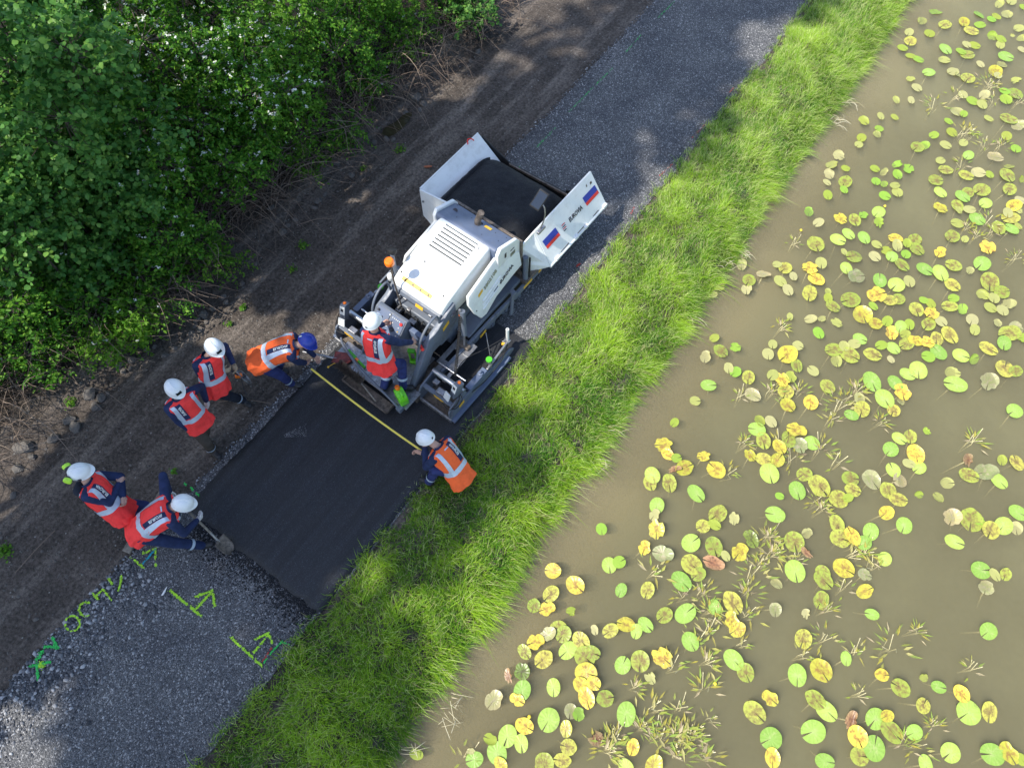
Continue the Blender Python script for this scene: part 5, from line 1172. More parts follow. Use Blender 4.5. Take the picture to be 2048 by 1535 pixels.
        x *= 1 + fold / .2; y *= 1 + fold / .2
        return W(ctr(t) + right * x + fwd * y)
    TN, AN = 36, 64; V = []; F = []
    for i in range(TN + 1):
        for k in range(AN): V.append(S(i / TN, 6.28318 * k / AN))
    for i in range(TN):
        for k in range(AN): F.append([i * AN + k, i * AN + (k + 1) % AN, (i + 1) * AN + (k + 1) % AN, (i + 1) * AN + k])
    mb = MB(); mb.add(V, F); ve = mb.build('vest', M[vest], root, smooth=True)
    def patch(fn, nu, nv, mat, nm):
        V = []; F = []
        for i in range(nu + 1):
            for k in range(nv + 1): V.append(fn(i / nu, k / nv))
        for i in range(nu):
            for k in range(nv): F.append([i * (nv + 1) + k, i * (nv + 1) + k + 1, (i + 1) * (nv + 1) + k + 1, (i + 1) * (nv + 1) + k])
        mb = MB(); mb.add(V, F); return mb.build(nm, mat, ve, smooth=True)
    b0, b1 = .36 - band_drop, .435 - band_drop
    patch(lambda u, v: S(b0 + (b1 - b0) * v, 6.28318 * u, .005), 44, 2, M['reflect'], 'reflective_band')
    def strap(side, back, w0, w1, off, mat, nm, t0=b1, t1=.93):
        # vertical strap at a constant lateral distance on the front or the back
        def fn(u, v):
            t = t0 + (t1 - t0) * u; wd = float(np.interp(t, prof_t, pw_)) * slim; x = (w0 + (w1 - w0) * v); c = min(.97, x / wd); th = math.acos(max(0, c) ** (1 / .82))
            th = (math.pi - th) if side < 0 else th
            if back: th = -th
            return S(t, th, off)
        return patch(fn, 14, 2, mat, nm)
    for side in (-1, 1):
        for back in (0, 1):
            strap(side, back, .115, .168, .006, M['reflect'], 'reflective_strap')
    for back in (0, 1): strap(1 if not flip else -1, back, .045, .112, .006, M['navy'], 'shoulder_panel', b1 + .02, .93)
    # white company lettering along the shoulder panel
    for back in (0, 1):
        me_, w_ = text_mesh('EUROVIA', .035, 1.0, 0, .0006); side = 1 if not flip else -1
        for v in me_.vertices:
            t = .56 + (v.co.x / w_) * .27; x = .062 + v.co.y; wd = float(np.interp(t, prof_t, pw_)) * slim; th = math.acos(min(.97, x / wd) ** (1 / .82)); th = (math.pi - th) if side < 0 else th
            v.co = S(t, -th if back else th, .010 + v.co.z)
        me_.materials.clear(); me_.materials.append(M['paper']); link(bpy.data.objects.new('lettering', me_), ve)
    patch(lambda u, v: S(.80 + .045 * u, -R(90) + (v - .5) * .22, .006), 2, 3, M['reflect'], 'back_print')
    # collar
    mb = MB(); pr = []
    ring = []
    V = []; F = []
    for i, (hh, rr) in enumerate(((-.02, .078), (.02, .075), (.045, .07))):
        for k in range(20): t = 6.28318 * k / 20; V.append(W(neck + up * hh + (right * math.cos(t) + fwd * math.sin(t)) * rr))
    for i in range(2):
        for k in range(20): F.append([i * 20 + k, i * 20 + (k + 1) % 20, (i + 1) * 20 + (k + 1) % 20, (i + 1) * 20 + k])
    mb.add(V, F); mb.build('collar', M[sleeves], root, smooth=True)
    if hood:
        mb = MB(); v, f = capsule(W(neck - fwd * .11 - right * .07 - up * .01), W(neck - fwd * .11 + right * .07 - up * .01), .07, .07); mb.add(v, f); mb.build('hood', M['darkpants'], root, smooth=True)
    # reflective cuffs round the shins
    for k_, a_, nm in ((kR, anR, 0), (kL, anL, 1)):
        c0 = k_.lerp(a_, .55); c1 = k_.lerp(a_, .66); mb = MB(); mb.tube([W(c0), W(c1)], [.079, .077], 16, False); mb.build('shin_band', M['reflect'], root, smooth=True)
    helmet(root, W(head + hup * .02), hup, hf, M[hel], badge and hel == 'helmet', muffs, hel == 'helmet_blue')
    return dict(root=root, haR=haR, haL=haL, up=up, fwd=fwd, right=right)

G = lambda x, y: gz(at(x, y, 0))
# the operator on the paver
make_person('worker in a red vest standing on the paver at the control console', at(762, 722, 1.18), at(750, 664, 1.72), at(744, 644, 1.93), PYAW + R(10), PYAW + R(12), at(822, 684, 1.24), at(766, 648, 1.22), at(806, 772, .42), at(768, 772, .42), legs='navy2', toeR=tuple(fa * .6 + ri * .8), toeL=tuple(fa), badge=False, flare=1.05)
# bending with the blue helmet
make_person('worker with a blue helmet and orange vest bending to hold the measuring tape', at(523, 718, .90), at(590, 690, 1.16), at(614, 683, 1.20), R(-8), R(-15), at(616, 728, .50), at(634, 716, .50), at(582, 766, .09), at(556, 738, .09), vest='vest_orange', legs='navy2', hel='helmet_blue', hup=(.55, .1, .8), knR=(1, -.3, .2), knL=(1, -.1, .2), flip=False, elR=(-.1, -.6, -.4), elL=(-.1, .6, -.4), flare=1.05)
# walking with the measuring wheel
make_person('worker in a red vest looking down while carrying the measuring wheel', at(430, 768, .93), at(415, 712, 1.43), at(428, 694, 1.60), R(-35), R(-42), at(442, 742, 1.08), at(466, 726, 1.02), at(486, 800, .09), at(440, 786, .10), legs='darkpants', glove='tanglove', hup=(.25, -.22, 1), toeR=(.8, -.5, 0), flare=1.0)
# standing with white gloves
make_person('worker in a red vest and grey brown trousers wearing white gloves, looking at the mat', at(392, 838, .95), at(357, 795, 1.46), at(349, 776, 1.66), R(-42), R(-45), at(383, 862, .86), at(412, 800, .92), at(424, 900, .09), at(408, 880, .09), legs='brownpants', glove='glove', hup=(.2, -.2, 1), flare=1.0, elR=(-.5, -.5, -.3))
# ear defenders
make_person('worker with yellow ear defenders on the helmet, standing apart at the left', at(238, 1018, .95), at(176, 966, 1.46), at(160, 944, 1.65), R(15), R(18), at(238, 968, 1.18), at(246, 992, 1.12), at(306, 1052, .09), at(292, 1024, .09), legs='navy2', muffs=True, hood=True, hup=(.12, .0, 1), elR=(.1, -.9, -.2), elL=(.1, .9, -.2), flare=1.0, badge=False)
# shovelling
P6 = make_person('worker in a red vest bent over shovelling at the corner of the asphalt mat', at(284, 1058, .82), at(342, 1015, 1.20), at(366, 1006, 1.33), R(28), R(5), at(393, 1041, .72), at(338, 982, .98), at(402, 1090, .09), at(268, 1078, .09), legs='navy', glove='glove', hup=(.35, .05, .9), badge=False, knR=(.6, -.5, .3), knL=(.8, .3, .2), toeR=(.9, .25, 0), elL=(-.2, .9, .5), elR=(.1, -.7, -.6), flare=1.0)
# squatting on the grass
make_person('worker in an orange vest squatting on the grass at the end of the tape', at(918, 948, .34), at(878, 893, .78), at(852, 876, .94), R(158), R(160), at(846, 906, .52), at(850, 896, .55), at(858, 962, .10), at(884, 940, .10), vest='vest_orange', legs='navy2', hup=(-.3, .12, .9), knR=(-.8, -.1, .9), knL=(-.6, .6, .8), elR=(-.3, -.7, -.5), flare=1.05, badge=False)

# ------------------------------------------------------------------ tools
# steel tape between the two workers
a_, b_ = at(622, 737, .46), at(849, 905, .50); tp = []
for i in range(25):
    t = i / 24; p = a_.lerp(b_, t); p.z -= .10 * math.sin(math.pi * t); tp.append(p)
mb = MB(); sd = (b_ - a_).cross(Vector((0, 0, 1))).normalized() * .0145; V = []; F = []
for i, p in enumerate(tp): V += [p + sd, p - Vector((0, 0, .004)), p - sd, p + Vector((0, 0, .001))]
for i in range(24):
    for k in range(4): F.append([i * 4 + k, i * 4 + (k + 1) % 4, i * 4 + 4 + (k + 1) % 4, i * 4 + 4 + k])
mb.add(V, F); mt = empty('measuring_tape', b_); tag(mt, 'yellow measuring tape stretched across the fresh asphalt between two workers', 'tape')
o = mb.build('tape_blade', M['tape'], mt); o.location = -b_
mb = MB(); mb.lathe((0, 0, -.02), (.2, -.3, 1), [(.04, 0), (.04, .035), (.03, .04)], 14); mb.build('tape_case', M['ink'], mt)
# measuring wheel
wc = at(487, 752, .42); mw = empty('distance_meter', wc); tag(mw, 'grey measuring wheel with orange hub carried by the second worker', 'measuring wheel')
wa = Vector((.75, .62, .25)).normalized(); wx = wa.cross(Vector((0, 0, 1))).normalized(); wy = wa.cross(wx)
mb = MB(); mb.tube([(wx * math.cos(R(t)) + wy * math.sin(R(t))) * .155 for t in range(0, 361, 12)], .011, 6, False); mb.build('wheel_rim', M['steel'], mw, smooth=True)
mb = MB()
for k in range(5): t = R(72 * k); mb.bar((wx * math.cos(t) + wy * math.sin(t)) * .02, (wx * math.cos(t) + wy * math.sin(t)) * .15, .022, .01, wa)
mb.build('wheel_spoke', M['grey'], mw)
mb = MB(); mb.lathe(wa * -.02, wa, [(.03, 0), (.03, .05)], 12); mb.build('wheel_hub', M['ink'], mw)
hd = at(455, 735, 1.02) - wc
mb = MB(); mb.tube([wa * -.03, hd * .55 - wa * .02, hd], .011, 8); mb.build('wheel_handle', M['ink'], mw)
mb = MB(); mb.box(hd * .22 - wa * .03, (.1, .06, .06), Euler((0, .4, .3)).to_matrix()); mb.build('counter_box', M['orange'], mw, .01)
mb = MB(); mb.tube([hd * .2, hd * .2 + Vector((-.03, -.1, -.28)), hd * .2 + Vector((-.0, -.16, -.36))], .006, 6); mb.build('wheel_stand', M['ink'], mw)
# shovel in use
def shovel(name, tip, grip, blade_n, label, mats, L=.27):
    tip = Vector(tip); grip = Vector(grip); root = empty(name, tip); tag(root, label, 'shovel')
    d = (tip - grip).normalized(); n = Vector(blade_n); n = (n - d * n.dot(d)).normalized(); s = d.cross(n); z = lambda v: v - tip
    bt = tip - d * L; V = []; F = []; nu, nv = 8, 8
    for i in range(nu + 1):
        u = i / nu; wdt = .105 * (1.0 if u < .55 else math.sqrt(max(0.05, 1 - ((u - .55) / .47) ** 2)))
        for k in range(nv + 1): v = k / nv * 2 - 1; V.append(z(bt + d * L * u + s * wdt * v + n * (.028 * v * v + .02 * u * u)))
    for i in range(nu):
        for k in range(nv): F.append([i * 9 + k, i * 9 + k + 1, i * 9 + 10 + k, i * 9 + 9 + k])
    mb = MB(); mb.add(V, F); bl = mb.build('blade', M[mats[0]], root, smooth=True)
    so_ = bl.modifiers.new('t', 'SOLIDIFY'); so_.thickness = .004
    mb = MB(); mb.tube([z(bt + d * .10 - n * .004), z(bt - d * .02 - n * .012), z(bt - d * .16)], [.008, .019, .018], 10); mb.build('socket', M['steel'], root, smooth=True)
    mb = MB(); mb.tube([z(bt - d * .14), z(grip)], .0165, 10); mb.build('handle', M[mats[1]], root, smooth=True)
hR = P6['haR']; tipp = at(461, 1103, .05); dr = (hR + (tipp - hR).normalized() * .06 - tipp)
shovel('shovel', tipp, at(338, 985, 1.02), (.3, .3, 1), 'long handled shovel in the hands of the bent worker', ('rustplate', 'wood'))
s1 = at(688, 726, .30); shovel('shovel', at(705, 722, .32), at(606, 703, .36), (0, .1, 1), 'worn red shovel laid with its blade on the left end of the paver foot plate', ('rustred', 'steel'), .3)
# plank
a_, b_ = at(337, 968, .03), at(252, 1104, .03); pk = MB(); pk.bar(a_ + (a_ - b_) * .0, b_, .12, .035); tag(pk.build('wooden_plank', M['wood'], None, .004), 'grey weathered wooden plank lying under the shovelling worker', 'plank')
# grey feather-like scrap on the gravel
p = at(328, 1183, .03); mb = MB(); mb.plate([p + Vector(v) for v in ((-.03, -.05, 0), (0, -.045, .004), (.02, .0, .008), (.035, .075, .012), (.02, .06, .006), (-.01, .0, .004))], .003); tag(mb.build('scrap', M['paper']), 'pale torn scrap lying on the gravel left of the middle arrow', 'scrap')
# scuffed spot of coarse crumbs on the mat
Pm = []
r_ = random.Random(12)
for k in range(420):
    u, v = r_.random(), r_.random(); p = at(568 + 46 * u, 871 - 12 * u + (10 * u + 3) * (v - .5) * 2, .06); Pm.append(tuple(p))
scatter_rocks('scuffed_crumbs', np.array(Pm, dtype=np.float32), np.full(len(Pm), .0045), M['pebble'], 'pale rough patch of crumbs on the fresh mat', 9)
# ------------------------------------------------------------------ pond plants, read off the photograph tile by tile: x,y,r,kind
TILES = {
 (1448, 0, 3.412): "1448,82,38p 1350,140,35p 1505,170,45o 1635,155,42y 1690,212,45o 1748,170,35g 1262,222,35o 1270,283,45o 1220,328,32g 1402,230,35g 1740,98,36p 1880,25,32p 1825,135,27g 1858,112,30g 1932,98,38p 1960,10,40g 2040,50,25g 2008,195,33y 2035,260,30p 2035,340,30g 1835,245,33p 1890,270,34g 1885,308,38g 1512,338,46g 1655,308,30g 1710,312,38g 1618,355,33g 1662,375,43o 1925,388,48g 1272,385,32o 1328,408,36o 1505,412,36y 1395,495,42g 1560,490,42o 1750,440,30g 1850,490,50y 1900,440,30p 1970,245,15b",
 (1640, 150, 5.02): "1482,35,65o 905,42,40y 973,130,55g 915,255,45g 768,248,38p 610,415,42g 750,425,38g 440,465,50b 590,540,42o 575,595,40p 415,632,52g 387,700,42g 195,805,50p 118,898,60p 258,938,42g 95,990,50p 70,1080,40g 250,1075,75o 240,1155,42g 78,1207,55g 552,942,45g 640,970,42p 560,1070,45o 640,1095,42p 652,1215,52o 775,900,50b 885,940,58y 775,1003,50y 752,1110,50g 775,1180,55o 585,1378,70g 975,725,62o 1050,705,45p 1140,605,52o 1262,705,52g 1210,858,46g 1258,952,70o 1165,1058,68o 1210,1180,62g 1210,1338,65y 1292,467,43g 1325,580,55o 1380,370,60p 1440,395,45o 1435,200,48g 1535,262,58g 1625,300,54g 1650,195,50p 1695,438,44g 1850,165,48g 1865,250,55y 1960,190,70o 1890,440,76o 2010,500,65p 1870,615,52o 1965,742,50g 1440,680,45o 1488,808,62g 1768,822,68p 1905,915,45p 1880,1010,80o 1900,1150,75o 1700,1003,45g 1590,985,60y 1470,1010,65o 1480,1185,65o 1430,1225,72g 1620,1155,75o 1380,1315,68o 1658,1288,68g 1500,1355,55g 1940,1315,80y 2010,1260,50g 1880,1390,60g 2030,1040,40p 1960,60,45b 1780,10,40y 1390,5,40p",
 (1348, 420, 5.1175): "1380,15,50p 1475,130,58o 1450,352,88o 695,555,55p 765,720,65o 915,655,68p 740,815,58b 455,780,57g 370,760,48p 405,865,40p 1050,560,45y 1135,595,65o 1222,680,50g 1090,730,62g 1165,822,62g 1385,595,75y 1505,545,62o 1450,705,75y 1385,855,85o 1185,1092,42o 1515,1110,42p 1398,1110,55p 1480,1260,60g 410,1310,55o 480,1445,70o 630,1405,55y 322,1500,60p 1010,1375,48g 962,1475,58g 1270,1388,52o 1155,1480,100y",
 (1648, 420, 5.1175): "555,25,70g 170,92,65y 315,105,70o 398,55,50y 560,135,58b 250,250,64g 145,305,72g 410,285,75g 203,432,38o 300,478,70o 228,598,65g 335,675,75p 540,355,48o 520,478,58o 640,420,55y 690,480,65g 725,290,70y 745,370,62y 840,350,50y 928,305,70o 950,405,70o 835,455,52o 800,565,72o 570,715,80g 735,770,78g 870,735,62g 1035,608,75g 1190,652,88g 1320,565,70o 1185,435,65y 1310,270,72o 1440,300,44o 1360,135,62g 1570,95,76g 1490,20,50g 1375,5,45y 1905,80,95o 1990,10,40y 1785,185,75o 1910,195,65g 1985,170,38g 1670,385,75y 1615,550,92g 1495,615,38p 1315,770,74o 1695,740,105o 1820,840,70o 1632,865,55p 1735,905,58o 1705,1000,62g 1825,1030,60g 1890,960,60p 540,865,90y 670,925,70o 755,915,65o 505,985,50o 265,920,88o 95,988,72o 40,905,55o 45,835,36p 395,1075,90y 530,1165,70y 130,1155,56y 640,1145,58y 690,1260,72y 780,1200,70g 870,1175,58o 1090,960,55g 1020,925,45g 945,1020,78o 1090,1060,70y 1195,1145,60g 1065,1170,80o 1320,905,56o 1280,985,70o 1420,1005,58p 1515,1125,62g 1540,1230,60g 1780,1155,42p 1895,1260,105o 1970,1200,70p 1840,1365,85g 2030,1310,60y 1685,1420,85o 1285,1285,92o 1150,1320,75o 1050,1360,70y 1165,1450,85g 1060,1500,60g 1405,1490,75g 1540,1520,60p 840,1370,80o 940,1340,70y 820,1270,55p 370,1320,65g 310,1370,60g 200,1400,55y 95,1430,85o 265,1490,85o 500,1480,82o 580,1385,58g 710,1415,66g 685,1530,40g",
 (1448, 700, 3.412): "495,107,48o 605,140,36g 75,150,42y 30,125,38o 165,188,48o 330,172,42g 395,205,55y 455,185,40y 420,285,52o 200,305,52p 435,380,50y 590,360,52y 708,250,48o 768,75,40p 1138,92,36o 1010,218,65g 1170,228,55g 1215,290,60y 1095,335,66g 1155,412,45o 1205,350,30p 865,443,45g 940,405,58o 925,335,40p 1255,165,48g 1325,140,62g 1565,155,42p 1575,232,70g 1915,125,58o 1985,145,45o 1810,215,65p 1980,415,52g 220,540,55g 268,620,55o 245,485,42p 320,490,40g 490,545,62y 440,605,58o 375,665,50y 515,655,50p 600,635,50g 178,720,45y 278,748,55o 365,750,48y 310,845,60g 545,848,52o 500,960,60g 650,930,70o 380,995,28g 1195,605,45g 1270,592,50o 1135,678,50g 1305,715,65y 1260,775,40g 1330,805,48g 1152,815,48g 1195,885,48p 865,875,55o 880,955,52o 785,1015,62o 840,1010,35y 1010,885,62p 1120,960,52o 1190,1020,55o 1330,985,30b 1105,1110,50y 1228,1198,55g 1675,855,62o 1785,830,70p 1880,895,52g 1530,905,38p 1995,765,52o 1465,1000,36p 1900,750,35p 1660,755,45b 345,1120,62g 1560,1140,58p 1685,1160,75o 1740,1160,40p 1815,1230,58o 1905,1200,65g 1995,1215,40p 2010,1110,55g 1575,1308,58g 770,1190,62o 795,1285,65o 870,1265,60y 1000,1240,55g 950,1315,50g 480,1310,62o 185,1290,58d 105,1380,62y 565,1245,35p 10,1405,35g 565,1385,45b 1095,1425,45g 485,1510,65g 675,1520,45o 820,1490,65y 965,1530,45p 1755,1500,60g 1845,1535,40o 1920,1530,45o 1385,555,25b",
 (1180, 760, 4.797): "1140,50,65g 1010,200,46o 808,408,46o 700,620,75y 745,715,60y 830,750,48o 910,840,85y 1085,730,60y 1205,855,80y 600,915,72g 575,990,65o 760,990,85o 1020,1090,85g 640,1205,75g 615,1295,55y 635,1435,88y 110,1430,52g 1220,1285,90o 1195,1390,55y 1080,1400,62o 1380,1330,58y 810,860,60b",
 (1000, 1050, 3.412): "985,155,45y 1110,190,62p 745,275,48g 815,250,42g 358,310,48y 515,410,58y 825,445,45g 1005,445,52o 345,470,58o 230,550,45o 318,570,50y 485,585,36b 395,705,55o 430,745,50o 325,742,52p 240,795,52y 168,865,50o 295,915,62o 460,855,65g 555,790,60o 580,900,65o 630,870,52o 590,1010,65y 555,1090,55y 640,1080,45y 590,1180,65y 150,1000,52d 60,1030,45b 150,1130,62g 120,1190,50y 365,1108,55g 720,1180,52o 480,1270,45p 535,1290,40p 330,1330,72g 450,1390,52y 170,1370,58y 50,1440,65g 145,1490,55g 465,1510,52o 750,720,52o 855,675,58y 930,725,48g 995,680,52g 1120,615,52o 645,715,32b 838,950,52g 955,930,62o 1110,905,72y 1025,1040,42b 860,1290,68g 660,1455,60b 905,1515,50y 1300,795,60g 1268,598,72g 1240,385,70g 1310,270,66o 1350,335,50o 1305,118,62g 1460,150,66o 1520,210,45p 1450,255,65b 1590,530,72o 1465,560,48g 1580,650,55y 1615,710,55y 1880,575,45p 1890,400,40p 1595,920,65g 1675,1005,58o 1740,1278,72o 1845,1180,52y 1845,1455,66g",
 (1548, 1130, 3.79): "375,115,72o 530,30,70y 700,100,58p 690,195,62y 355,265,68o 738,370,48g 1575,50,68g 1680,100,58g 1770,88,45g 1610,170,55p 240,370,38b 220,560,68o 545,708,50g 1622,500,62g 358,800,75y 175,835,72g 818,830,50y 955,925,65o 1250,922,50g 315,1020,75o 400,1105,80g 292,1260,82g 580,1180,68b 630,1300,70y 648,1445,62o 760,1380,80g 765,1165,72g 850,1140,50y 895,1265,80o 1060,1265,58g 1130,1060,55o 1420,975,58y 1470,1115,80g 1628,1115,68o 1333,1420,68g 388,1485,65g 1150,1510,65g 1650,1430,78g 1780,1425,72y 1870,1470,45g 1140,850,30p",
 (1200, 1335, 4.096): "1410,740,70y 440,800,75y 215,810,60g",
 (760, 1335, 4.096): "295,705,50g 960,700,85g 990,790,60y 770,750,65g 745,680,30y 930,265,75p 1345,790,75o 1490,755,68o 900,580,50b",
}
PADS = []
for (ox, oy, sc), txt in TILES.items():
    for tok in txt.split():
        x, y, r = tok[:-1].split(','); x = ox + float(x) / sc; y = oy + float(y) / sc; r = float(r) / sc
        if all((x - q[0]) ** 2 + (y - q[1]) ** 2 > 81 for q in PADS): PADS.append((x, y, r, tok[-1]))
# pad shapes
def pad_mesh(name, seed, curl, tear=0.0):
    r = random.Random(seed); V = [(0, 0, 0)]; F = []; N, Q = 30, 4; gap = R(r.uniform(7, 15))
    ph = r.random() * 10
    for q in range(1, Q + 1):
        for k in range(N + 1):
            t = gap / 2 + (2 * math.pi - gap) * k / N; f = q / Q; lob = 1 + .05 * math.cos(t) * -1 + .02 * mnoise.noise(Vector((math.cos(t) * 2, math.sin(t) * 2, ph)))
            if tear: lob *= 1 - tear * max(0, mnoise.noise(Vector((math.cos(t) * 1.6, math.sin(t) * 1.6, ph + 3)))) * f
            rr = f * lob; z = .03 * f * f * mnoise.noise(Vector((math.cos(t) * 1.7, math.sin(t) * 1.7, ph + 7))) * 2 + curl * f ** 4 * max(0, math.cos(t - 2.2)) + .012 * f * math.sin(t * 9 + ph) * .4
            V.append((rr * math.cos(t), rr * math.sin(t) * .93, z))
    for k in range(N): F.append([0, 1 + k, 2 + k])
    for q in range(Q - 1):
        b = 1 + q * (N + 1)
        for k in range(N): F.append([b + k, b + k + N + 1, b + k + N + 2, b + k + 1])
    me = bpy.data.meshes.new(name); me.from_pydata(V, [], F)
    for p in me.polygons: p.use_smooth = True
    return me
def pad_material(name, c_edge, c_mid, blotch, amt, vein, rough=.38):
    m, t, out = nt_new(name); p = nd(t, 'BsdfPrincipled', Roughness=rough)
    tc = t.nodes.new('ShaderNodeTexCoord'); oi = t.nodes.new('ShaderNodeObjectInfo')
    gr = nd(t, 'TexGradient', gradient_type='SPHERICAL'); t.links.new(tc.outputs['Object'], gr.inputs[0])
    sp_ = t.nodes.new('ShaderNodeSeparateXYZ'); t.links.new(tc.outputs['Object'], sp_.inputs[0])
    an = nd(t, 'Math', operation='ARCTAN2'); t.links.new(sp_.outputs[1], an.inputs[0]); t.links.new(sp_.outputs[0], an.inputs[1])
    mu = nd(t, 'Math', operation='MULTIPLY'); mu.inputs[1].default_value = 13.0; t.links.new(an.outputs[0], mu.inputs[0])
    si = nd(t, 'Math', operation='SINE'); t.links.new(mu.outputs[0], si.inputs[0])
    ve = ramp(t, si.outputs[0], [(0.86, (0, 0, 0)), (0.99, (1, 1, 1))]).outputs[0]
    # shift the noise per pad
    ad = nd(t, 'VectorMath', operation='ADD'); cx = t.nodes.new('ShaderNodeCombineXYZ'); m10 = nd(t, 'Math', operation='MULTIPLY'); m10.inputs[1].default_value = 40.0
    t.links.new(oi.outputs['Random'], m10.inputs[0]); t.links.new(m10.outputs[0], cx.inputs[0]); t.links.new(m10.outputs[0], cx.inputs[2]); t.links.new(tc.outputs['Object'], ad.inputs[0]); t.links.new(cx.outputs[0], ad.inputs[1])
    no = nd(t, 'TexNoise', Scale=2.6, Detail=6.0, Roughness=.65); t.links.new(ad.outputs[0], no.inputs[0])
    no2 = nd(t, 'TexNoise', Scale=9.0, Detail=4.0); t.links.new(ad.outputs[0], no2.inputs[0])
    base = mixc(t, c_edge, c_mid, gr.outputs['Fac'])
    k = ramp(t, oi.outputs['Random'], [(0, (.7, .8, .75)), (.5, (1, 1, 1)), (1, (1.35, 1.12, 1.2))]).outputs[0]; base = mixc(t, base, k, 1.0, 'MULTIPLY')
    base = mixc(t, base, vein, mixc(t, ve, (.22, .22, .22), 1.0, 'MULTIPLY'))
    bl = ramp(t, mixc(t, no.outputs[0], gr.outputs['Fac'], .14), [(max(0, .62 - amt * .3), (0, 0, 0)), (max(.05, .74 - amt * .25), (1, 1, 1))]).outputs[0]
    base = mixc(t, base, blotch, mixc(t, bl, (min(1, .35 + amt),) * 3, 1.0, 'MULTIPLY'))
    sk = ramp(t, no2.outputs[0], [(.62, (0, 0, 0)), (.7, (.55,) * 3)]).outputs[0]; base = mixc(t, base, tuple(x * .45 for x in c_mid), sk)
    t.links.new(base, p.inputs['Base Color'])
    b = nd(t, 'Bump', Strength=.12, Distance=.01); t.links.new(si.outputs[0], b.inputs['Height']); t.links.new(b.outputs[0], p.inputs['Normal'])
    t.links.new(p.outputs[0], out.inputs[0]); return m
PM = {'g': pad_material('green_pad', (.29, .43, .07), (.32, .46, .095), (.38, .42, .16), .35, (.37, .47, .16)),
      'o': pad_material('olive_pad', (.36, .41, .065), (.34, .345, .065), (.19, .13, .05), .58, (.25, .25, .06)),
      'y': pad_material('yellow_pad', (.54, .47, .06), (.52, .44, .055), (.26, .14, .045), .52, (.36, .29, .05)),
      'p': pad_material('pale_pad', (.38, .35, .18), (.27, .30, .08), (.36, .31, .19), .5, (.3, .29, .14)),
      'b': pad_material('rotting_pad', (.34, .23, .11), (.28, .14, .06), (.15, .07, .04), .6, (.3, .2, .1)),
      'd': pad_material('dark_pad', (.17, .24, .04), (.13, .17, .03), (.08, .07, .03), .55, (.1, .11, .03))}
VAR = {k: [] for k in PM}
for k, m in PM.items():
    for j in range(4):
        me = pad_mesh('leaf_blade', ord(k) * 9 + j, (0.0 if k == 'g' else .06 if k in 'o' else .16 if k in 'yd' else .3), {'g': 0, 'o': .1, 'y': .45, 'p': .4, 'b': .8, 'd': .3}[k] * (j % 2 + .4)); me.materials.append(m); VAR[k].append(me)
M['stem'] = simple('pad_stem', (.75, .68, .4), .6, var=.2)
STEMS = []
for j in range(5):
    r_ = random.Random(j); mb = MB(); a_ = r_.uniform(0, 6.28); mb.tube(curve_pts([(0, 0, -.004), (.03 * math.cos(a_), .03 * math.sin(a_), -.2), (.10 * math.cos(a_), .1 * math.sin(a_), -.5)], 4), .0095, 5, False)
    o = mb.build('stem', M['stem']); STEMS.append(o.data); bpy.data.objects.remove(o)
KN = {'g': ('bright green', 'green'), 'o': ('olive green, browning', 'olive'), 'y': ('yellow, brown blotched', 'yellow'), 'p': ('pale, half sunk', 'pale'), 'b': ('brown rotting', 'brown'), 'd': ('dark olive', 'dark')}
def zone(x, y):
    row = 'topmost' if y < 200 else 'upper' if y < 430 else 'middle' if y < 720 else 'lower middle' if y < 1050 else 'lower' if y < 1330 else 'bottommost'
    left = 1300 - (y - 767) * .55; f = (x - left) / (2048 - left)
    return row, ('near bank' if f < .33 else 'midway out' if f < .66 else 'far out')
PADS.sort(key=lambda q: -q[2]); ind = PADS[:300]; rest = PADS[300:]
cls = {}
for q in ind: cls.setdefault((q[3], *zone(q[0], q[1])), []).append(q)
def mpp(x, y): return (at(x + 1, y, WATER) - at(x, y, WATER)).length
rd = random.Random(77); placed = []
def pad_pose(x, y, r, k):
    p = at(x, y, WATER); rad = r * mpp(x, y) * rd.uniform(1.08, 1.2)
    ti = {'g': .02, 'o': .04, 'y': .07, 'p': .22, 'b': .2, 'd': .04}[k]; lift = 0
    for (px, py, pr) in placed:
        if (px - p.x) ** 2 + (py - p.y) ** 2 < (pr + rad) ** 2 * .85: lift += .006
    placed.append((p.x, p.y, rad)); lift = min(lift, .03)
    return Vector((p.x, p.y, WATER + .006 + lift - (.02 if k == 'p' else 0))), rad, Euler((rd.gauss(0, ti), rd.gauss(0, ti), R(-90) + rd.gauss(0, 1.1)))
for (k, row, col), qs in cls.items():
    qs.sort(key=lambda q: q[0])
    for i, (x, y, r, _) in enumerate(qs):
        loc, rad, rot = pad_pose(x, y, r, k); root = empty('lily_pad', loc); root.rotation_euler = rot; root.scale = (rad,) * 3
        if len(qs) == 1: lb = f'{KN[k][0]} lily pad, {row} pond, {col}'
        else: lb = f'{KN[k][0]} lily pad, {row} pond, {col}, {ORD[i]} of {len(qs)} from left'
        tag(root, lb, 'lily pad', f'{KN[k][1]} lily pads on the pond')
        b = link(bpy.data.objects.new('leaf_blade', rd.choice(VAR[k])), root); b.scale = (1, rd.uniform(.78, 1.0) if k != 'b' else rd.uniform(.5, .8), 1)
        s_ = link(bpy.data.objects.new('stem', rd.choice(STEMS)), root); s_.scale = (1 / rad,) * 3
